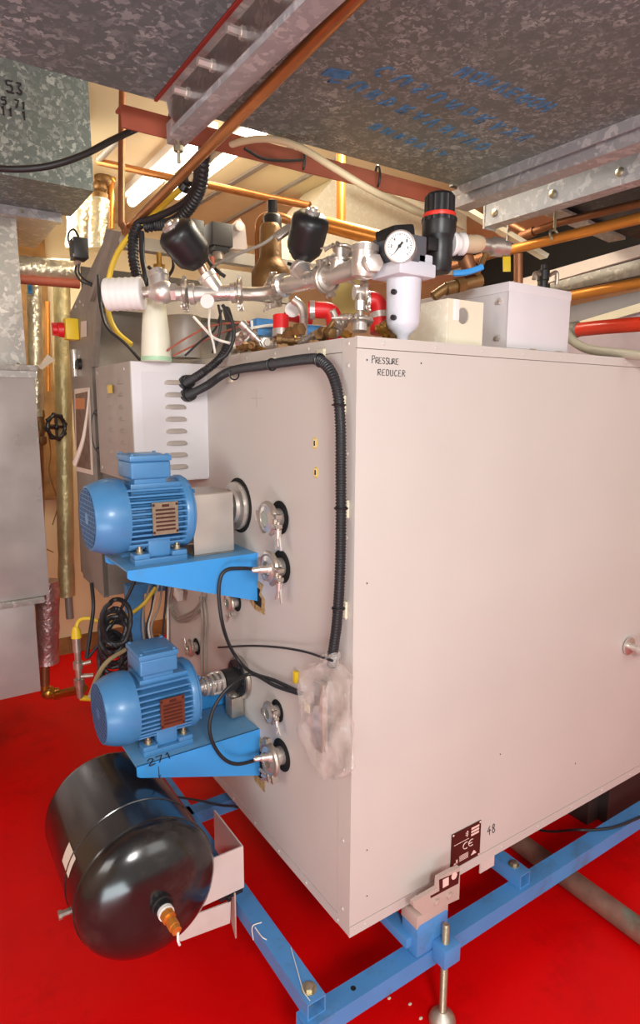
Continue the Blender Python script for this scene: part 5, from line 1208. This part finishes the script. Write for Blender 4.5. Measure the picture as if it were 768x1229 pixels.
# further copper pipes behind
pipe('copper_pipe', [P(118, 194, d=2.9), P(180, 208, d=2.85), P(250, 222, d=2.8), P(320, 237, d=2.75), P(372, 247, d=2.7)], .016, COPPER, 'copper pipe crossing below the fluorescent lights', 'pipe', smooth=False)
pipe('grey_pipe', [P(160, 150, d=2.5), P(140, 170, d=2.7), P(118, 192, d=2.9)], .015, STONE, 'beige pipe slanting back from the duct corner')
pipe('copper_pipe', [P(409, 181, d=2.3), P(409, 278, d=2.3)], .0175, COPPER_O, 'short upright copper pipe in front of the bright duct wall', 'pipe', smooth=False)
pipe('copper_pipe', [P(385, 268, d=2.05), P(455, 286, d=2.0), P(500, 297, d=1.97)], .0245, COPPER_O, 'thick orange copper pipe behind the pressure gauge', 'pipe', smooth=False)
# bright galvanised duct behind
yG = 1.75
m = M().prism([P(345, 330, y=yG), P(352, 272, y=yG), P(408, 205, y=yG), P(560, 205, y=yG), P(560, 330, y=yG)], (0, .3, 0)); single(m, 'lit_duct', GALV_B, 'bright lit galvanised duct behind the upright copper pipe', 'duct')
a, b = P(440, 216, y=yG-.3), P(545, 268, y=yG-.3); m = M().obox((a+b)/2, ((b-a).length*1.25, .02, .022), b-a, Y); single(m, 'duct_trim', BRASS if False else CREAMP, 'pale diagonal strip across the bright lit duct', 'strip')
a, b = P(548, 245, d=2.3), P(640, 300, d=2.3); m = M().obox((a+b)/2, ((b-a).length*1.3, .03, .02), b-a, Y); single(m, 'ceiling_strip', CREAMP, 'pale strip slanting down behind the air regulator', 'strip')
# right-hand channels
ch = thing('strut_channel', 'galvanised channel along right edge of overhead duct', 'channel', (.7, -.6, ZD-.05))
m = M().box(.672, .74, -1.7, YE, ZD-.004, ZD+.004); m.box(.70, .704, -1.7, YE+.04, ZD-.045, ZD); m.box(.704, .76, -1.7, YE+.04, ZD-.045, ZD-.041); m.box(.672, .676, -1.7, YE+.04, ZD-.022, ZD-.004); m.build('channel', STRUT, ch)
a, b = P(578, 240, x=.85), P(592, 268, x=.85)
ch2 = thing('support_channel', 'flat-sided galvanised channel with end plate hanging lower at right', 'channel', (.85, 0, 2.17))
m = M().box(.85, .854, -1.7, .44, 2.178, 2.238); m.box(.85, .90, -1.7, .44, 2.174, 2.178); m.box(.85, .90, -1.7, .44, 2.238, 2.242); m.build('channel', STRUT, ch2)
m = M().box(.848, .905, .44, .446, 2.168, 2.244); m.build('end_plate', GALV_L, ch2)
for y in (.40, .18, -.03, -.25): M().lathe((.85, y, 2.208), -X, [(.012, 0), (.012, .003), (.006, .006)], 12).build('channel_bolt', ZINC, ch2)
# dark duct to the right
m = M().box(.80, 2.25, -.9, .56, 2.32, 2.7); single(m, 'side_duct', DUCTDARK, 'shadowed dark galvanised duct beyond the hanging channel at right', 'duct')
a, b = P(645, 245, z=2.3), P(735, 285, z=2.3); m = M().obox((a+b)/2, ((b-a).length*1.15, .07, .012), b-a, Z.cross(b-a)); single(m, 'cross_strap', GALV_L, 'galvanised strap crossing under the dark side duct', 'strap')
# copper pipes, along Y
xa = 1.1
pipe('copper_pipe', [P(600, 303, x=xa), P(800, 254, x=xa)], .017, COPPER_O, 'thick copper pipe above the junction box running to the right edge', 'pipe', smooth=False)
pipe('copper_pipe', [P(520, 326, x=xa), P(602, 302, x=xa)], .016, COPPER_D, 'darker end of copper pipe behind the blue lever', 'pipe', smooth=False)
pipe('copper_pipe', [P(632, 281, x=1.2), P(668, 268, x=1.2), P(800, 236, x=1.2)], .013, COPPER_D, 'upper tarnished copper pipe just above the thick copper pipe', 'pipe', smooth=False)
pipe('copper_pipe', [P(600, 262, x=1.2), P(634, 280, x=1.2)], .012, COPPER_D, 'short copper branch rising left to the hanging channel', 'pipe', smooth=False)
m = M().lathe(P(633, 281, x=1.2), V((0, -1, .1)), [(.018, -.03), (.018, .03)], 14); single(m, 'pipe_elbow', COPPER_D, 'copper elbow where the branch meets the upper copper pipe', 'fitting')
for i, q in enumerate(((665, 283), (608, 300))):
    c = P(*q, x=xa); m = M().torus(c, V((0, 1, -.25)), .021, .005, 20, 6); m.cyl(c+Z*.02, c+Z*.09, .005, n=8); single(m, 'pipe_clip', [ZINC, INOX_D][i], ['brass-coloured clip hanging the thick copper pipe at right', 'steel clip holding thick copper pipe above the yellow tag'][i], 'pipe clip')
xb = 1.35
pipe('copper_pipe', [P(670, 358, x=xb), P(800, 333, x=xb)], .019, COPPER_O, 'lower orange copper pipe level with the junction box lid', 'pipe', smooth=False)
pipe('copper_pipe', [P(622, 345, y=.35), P(622, 305, y=.35)], .015, COPPER_D, 'short upright copper stub behind the junction box', 'pipe', smooth=False)
t = thing('vent_valve', 'small black capped air vent beside the upright copper stub', 'valve', P(651, 345, y=.4))
c = P(651, 348, y=.4); M().lathe(c, Z, [(.018, 0), (.018, .03), (.021, .032), (.021, .065), (.01, .07), (.01, .085)], 16).build('vent_cap', BLACK, t)
M().tube([c+V((.02, -.01, .05)), c+V((.045, -.02, .06)), c+V((.05, -.02, .02))], .007, 8).build('vent_arm', INOX_D, t); m = M().tube([c+V((-.02, .0, .05)), c+V((-.045, 0, .05)), c+V((-.05, 0, .03))], .008, 8); m.build('vent_arm', INOX_D, t)
# pale rails & grey ducts at far right, behind
def slab(q, x, th, name, material, label, cat):
    m = M().prism([P(*a, x=x) for a in q], (th, 0, 0)); return single(m, name, material, label, cat)
slab([(600, 342), (800, 284), (800, 298), (600, 356)], 1.75, .02, 'wall_rail', WHITEPL, 'pale metal rail behind the copper pipes at right', 'rail')
slab([(560, 300), (830, 225), (830, 330), (560, 372)], 2.3, .1, 'shade_painted_duct', mat('black_shadow_panel', (26, 24, 24), .8), 'duct side with its shade painted black behind the pipes at right', 'duct')  # shade behind the pipes put into this near-black colour
slab([(660, 340), (800, 302), (800, 323), (660, 352)], 1.9, .02, 'perforated_rail', GALV_L, 'grey bolted rail behind the lower orange pipe', 'rail')
slab([(664, 372), (830, 335), (830, 382), (664, 398)], 2.0, .05, 'grey_duct', mat('blue_grey_duct_paint', (128, 122, 126), .4, metal=.2), 'grey duct with bolt heads behind the red hose', 'duct')
slab([(664, 395), (830, 345), (830, 356), (664, 404)], 1.95, .02, 'cream_trim', CREAMP, 'cream strip slanting above the red hose at right', 'strip')
slab([(664, 404), (830, 356), (830, 440), (664, 440)], 1.97, .02, 'mauve_panel', mat('mauve_grey_panel', (176, 160, 170), .45), 'pale mauve panel behind the red hose at right', 'panel')
# ------------------------------------------------------------------ fluorescent lights on the ceiling
for i, (x, y0, y1) in enumerate(((.34, 1.5, 2.55), (.50, 1.2, 2.3))):
    t = thing('fluorescent_light', ['lit fluorescent batten on the ceiling, nearer the duct corner', 'lit fluorescent batten on the ceiling, farther right'][i], 'ceiling light', (x, (y0+y1)/2, 2.75), group='ceiling battens')
    M().box(x-.05, x+.05, y0, y1, 2.715, 2.75).build('batten_body', WHITE, t)
    M().cyl((x, y0+.03, 2.69), (x, y1-.03, 2.69), .026, n=16).build('tube', LAMP, t)
    for y in (y0+.02, y1-.02): M().box(x-.015, x+.015, y-.012, y+.012, 2.685, 2.716).build('lamp_holder', WHITE, t)
# ------------------------------------------------------------------ flash lamp and added fills
def area(name, loc, tgt, size, power, colr=(1, .93, .86), size_y=None):
    l = bpy.data.lights.new(name, 'AREA'); l.energy = power; l.color = colr; l.size = size
    if size_y: l.shape = 'RECTANGLE'; l.size_y = size_y
    o = bpy.data.objects.new(name, l); col.objects.link(o); o.location = loc
    o.rotation_euler = (V(tgt)-V(loc)).to_track_quat('-Z', 'Y').to_euler(); return o
area('photographers_flash', (-.95, -2.2, 2.1), (.1, .4, 1.35), .5, 49, (1, .99, .96))
area('fill_front', (.9, -2.9, 2.6), (.8, 0, 1.6), 1.6, 25, (1, .99, .96))  # added fill lamp behind the camera for the front panels
area('fill_left', (-2.4, -.6, 2.1), (0, .8, 1.3), 1.2, 27, (1, .98, .94))  # added fill lamp out of view that brightens the side panel
area('fill_back', (-.55, 2.3, 2.6), (.0, 1.9, 0), .8, 34, (1, .93, .8))  # added fill lamp, hidden by the branch duct, brightens the background
area('duct_fill', (-1.6, -1.9, .12), (-.7, -.9, 2.4), 1.4, 60, (.8, .95, 1))  # added cool uplight that brightens the duct undersides
pl_ = bpy.data.lights.new('ceiling_fill', 'POINT'); pl_.energy = 34; pl_.color = (1, .93, .78); pl_.shadow_soft_size = .08  # added hidden point lamp that brightens ceiling and pale duct
po_ = bpy.data.objects.new('ceiling_fill', pl_); col.objects.link(po_); po_.location = (.62, .72, 2.6)
w = bpy.data.worlds.new('room_ambient'); sc.world = w; w.use_nodes = True
w.node_tree.nodes['Background'].inputs[0].default_value = (1, .94, .88, 1); w.node_tree.nodes['Background'].inputs[1].default_value = .55
sc.view_settings.view_transform = 'Standard'; sc.view_settings.look = 'None'; sc.view_settings.exposure = 0
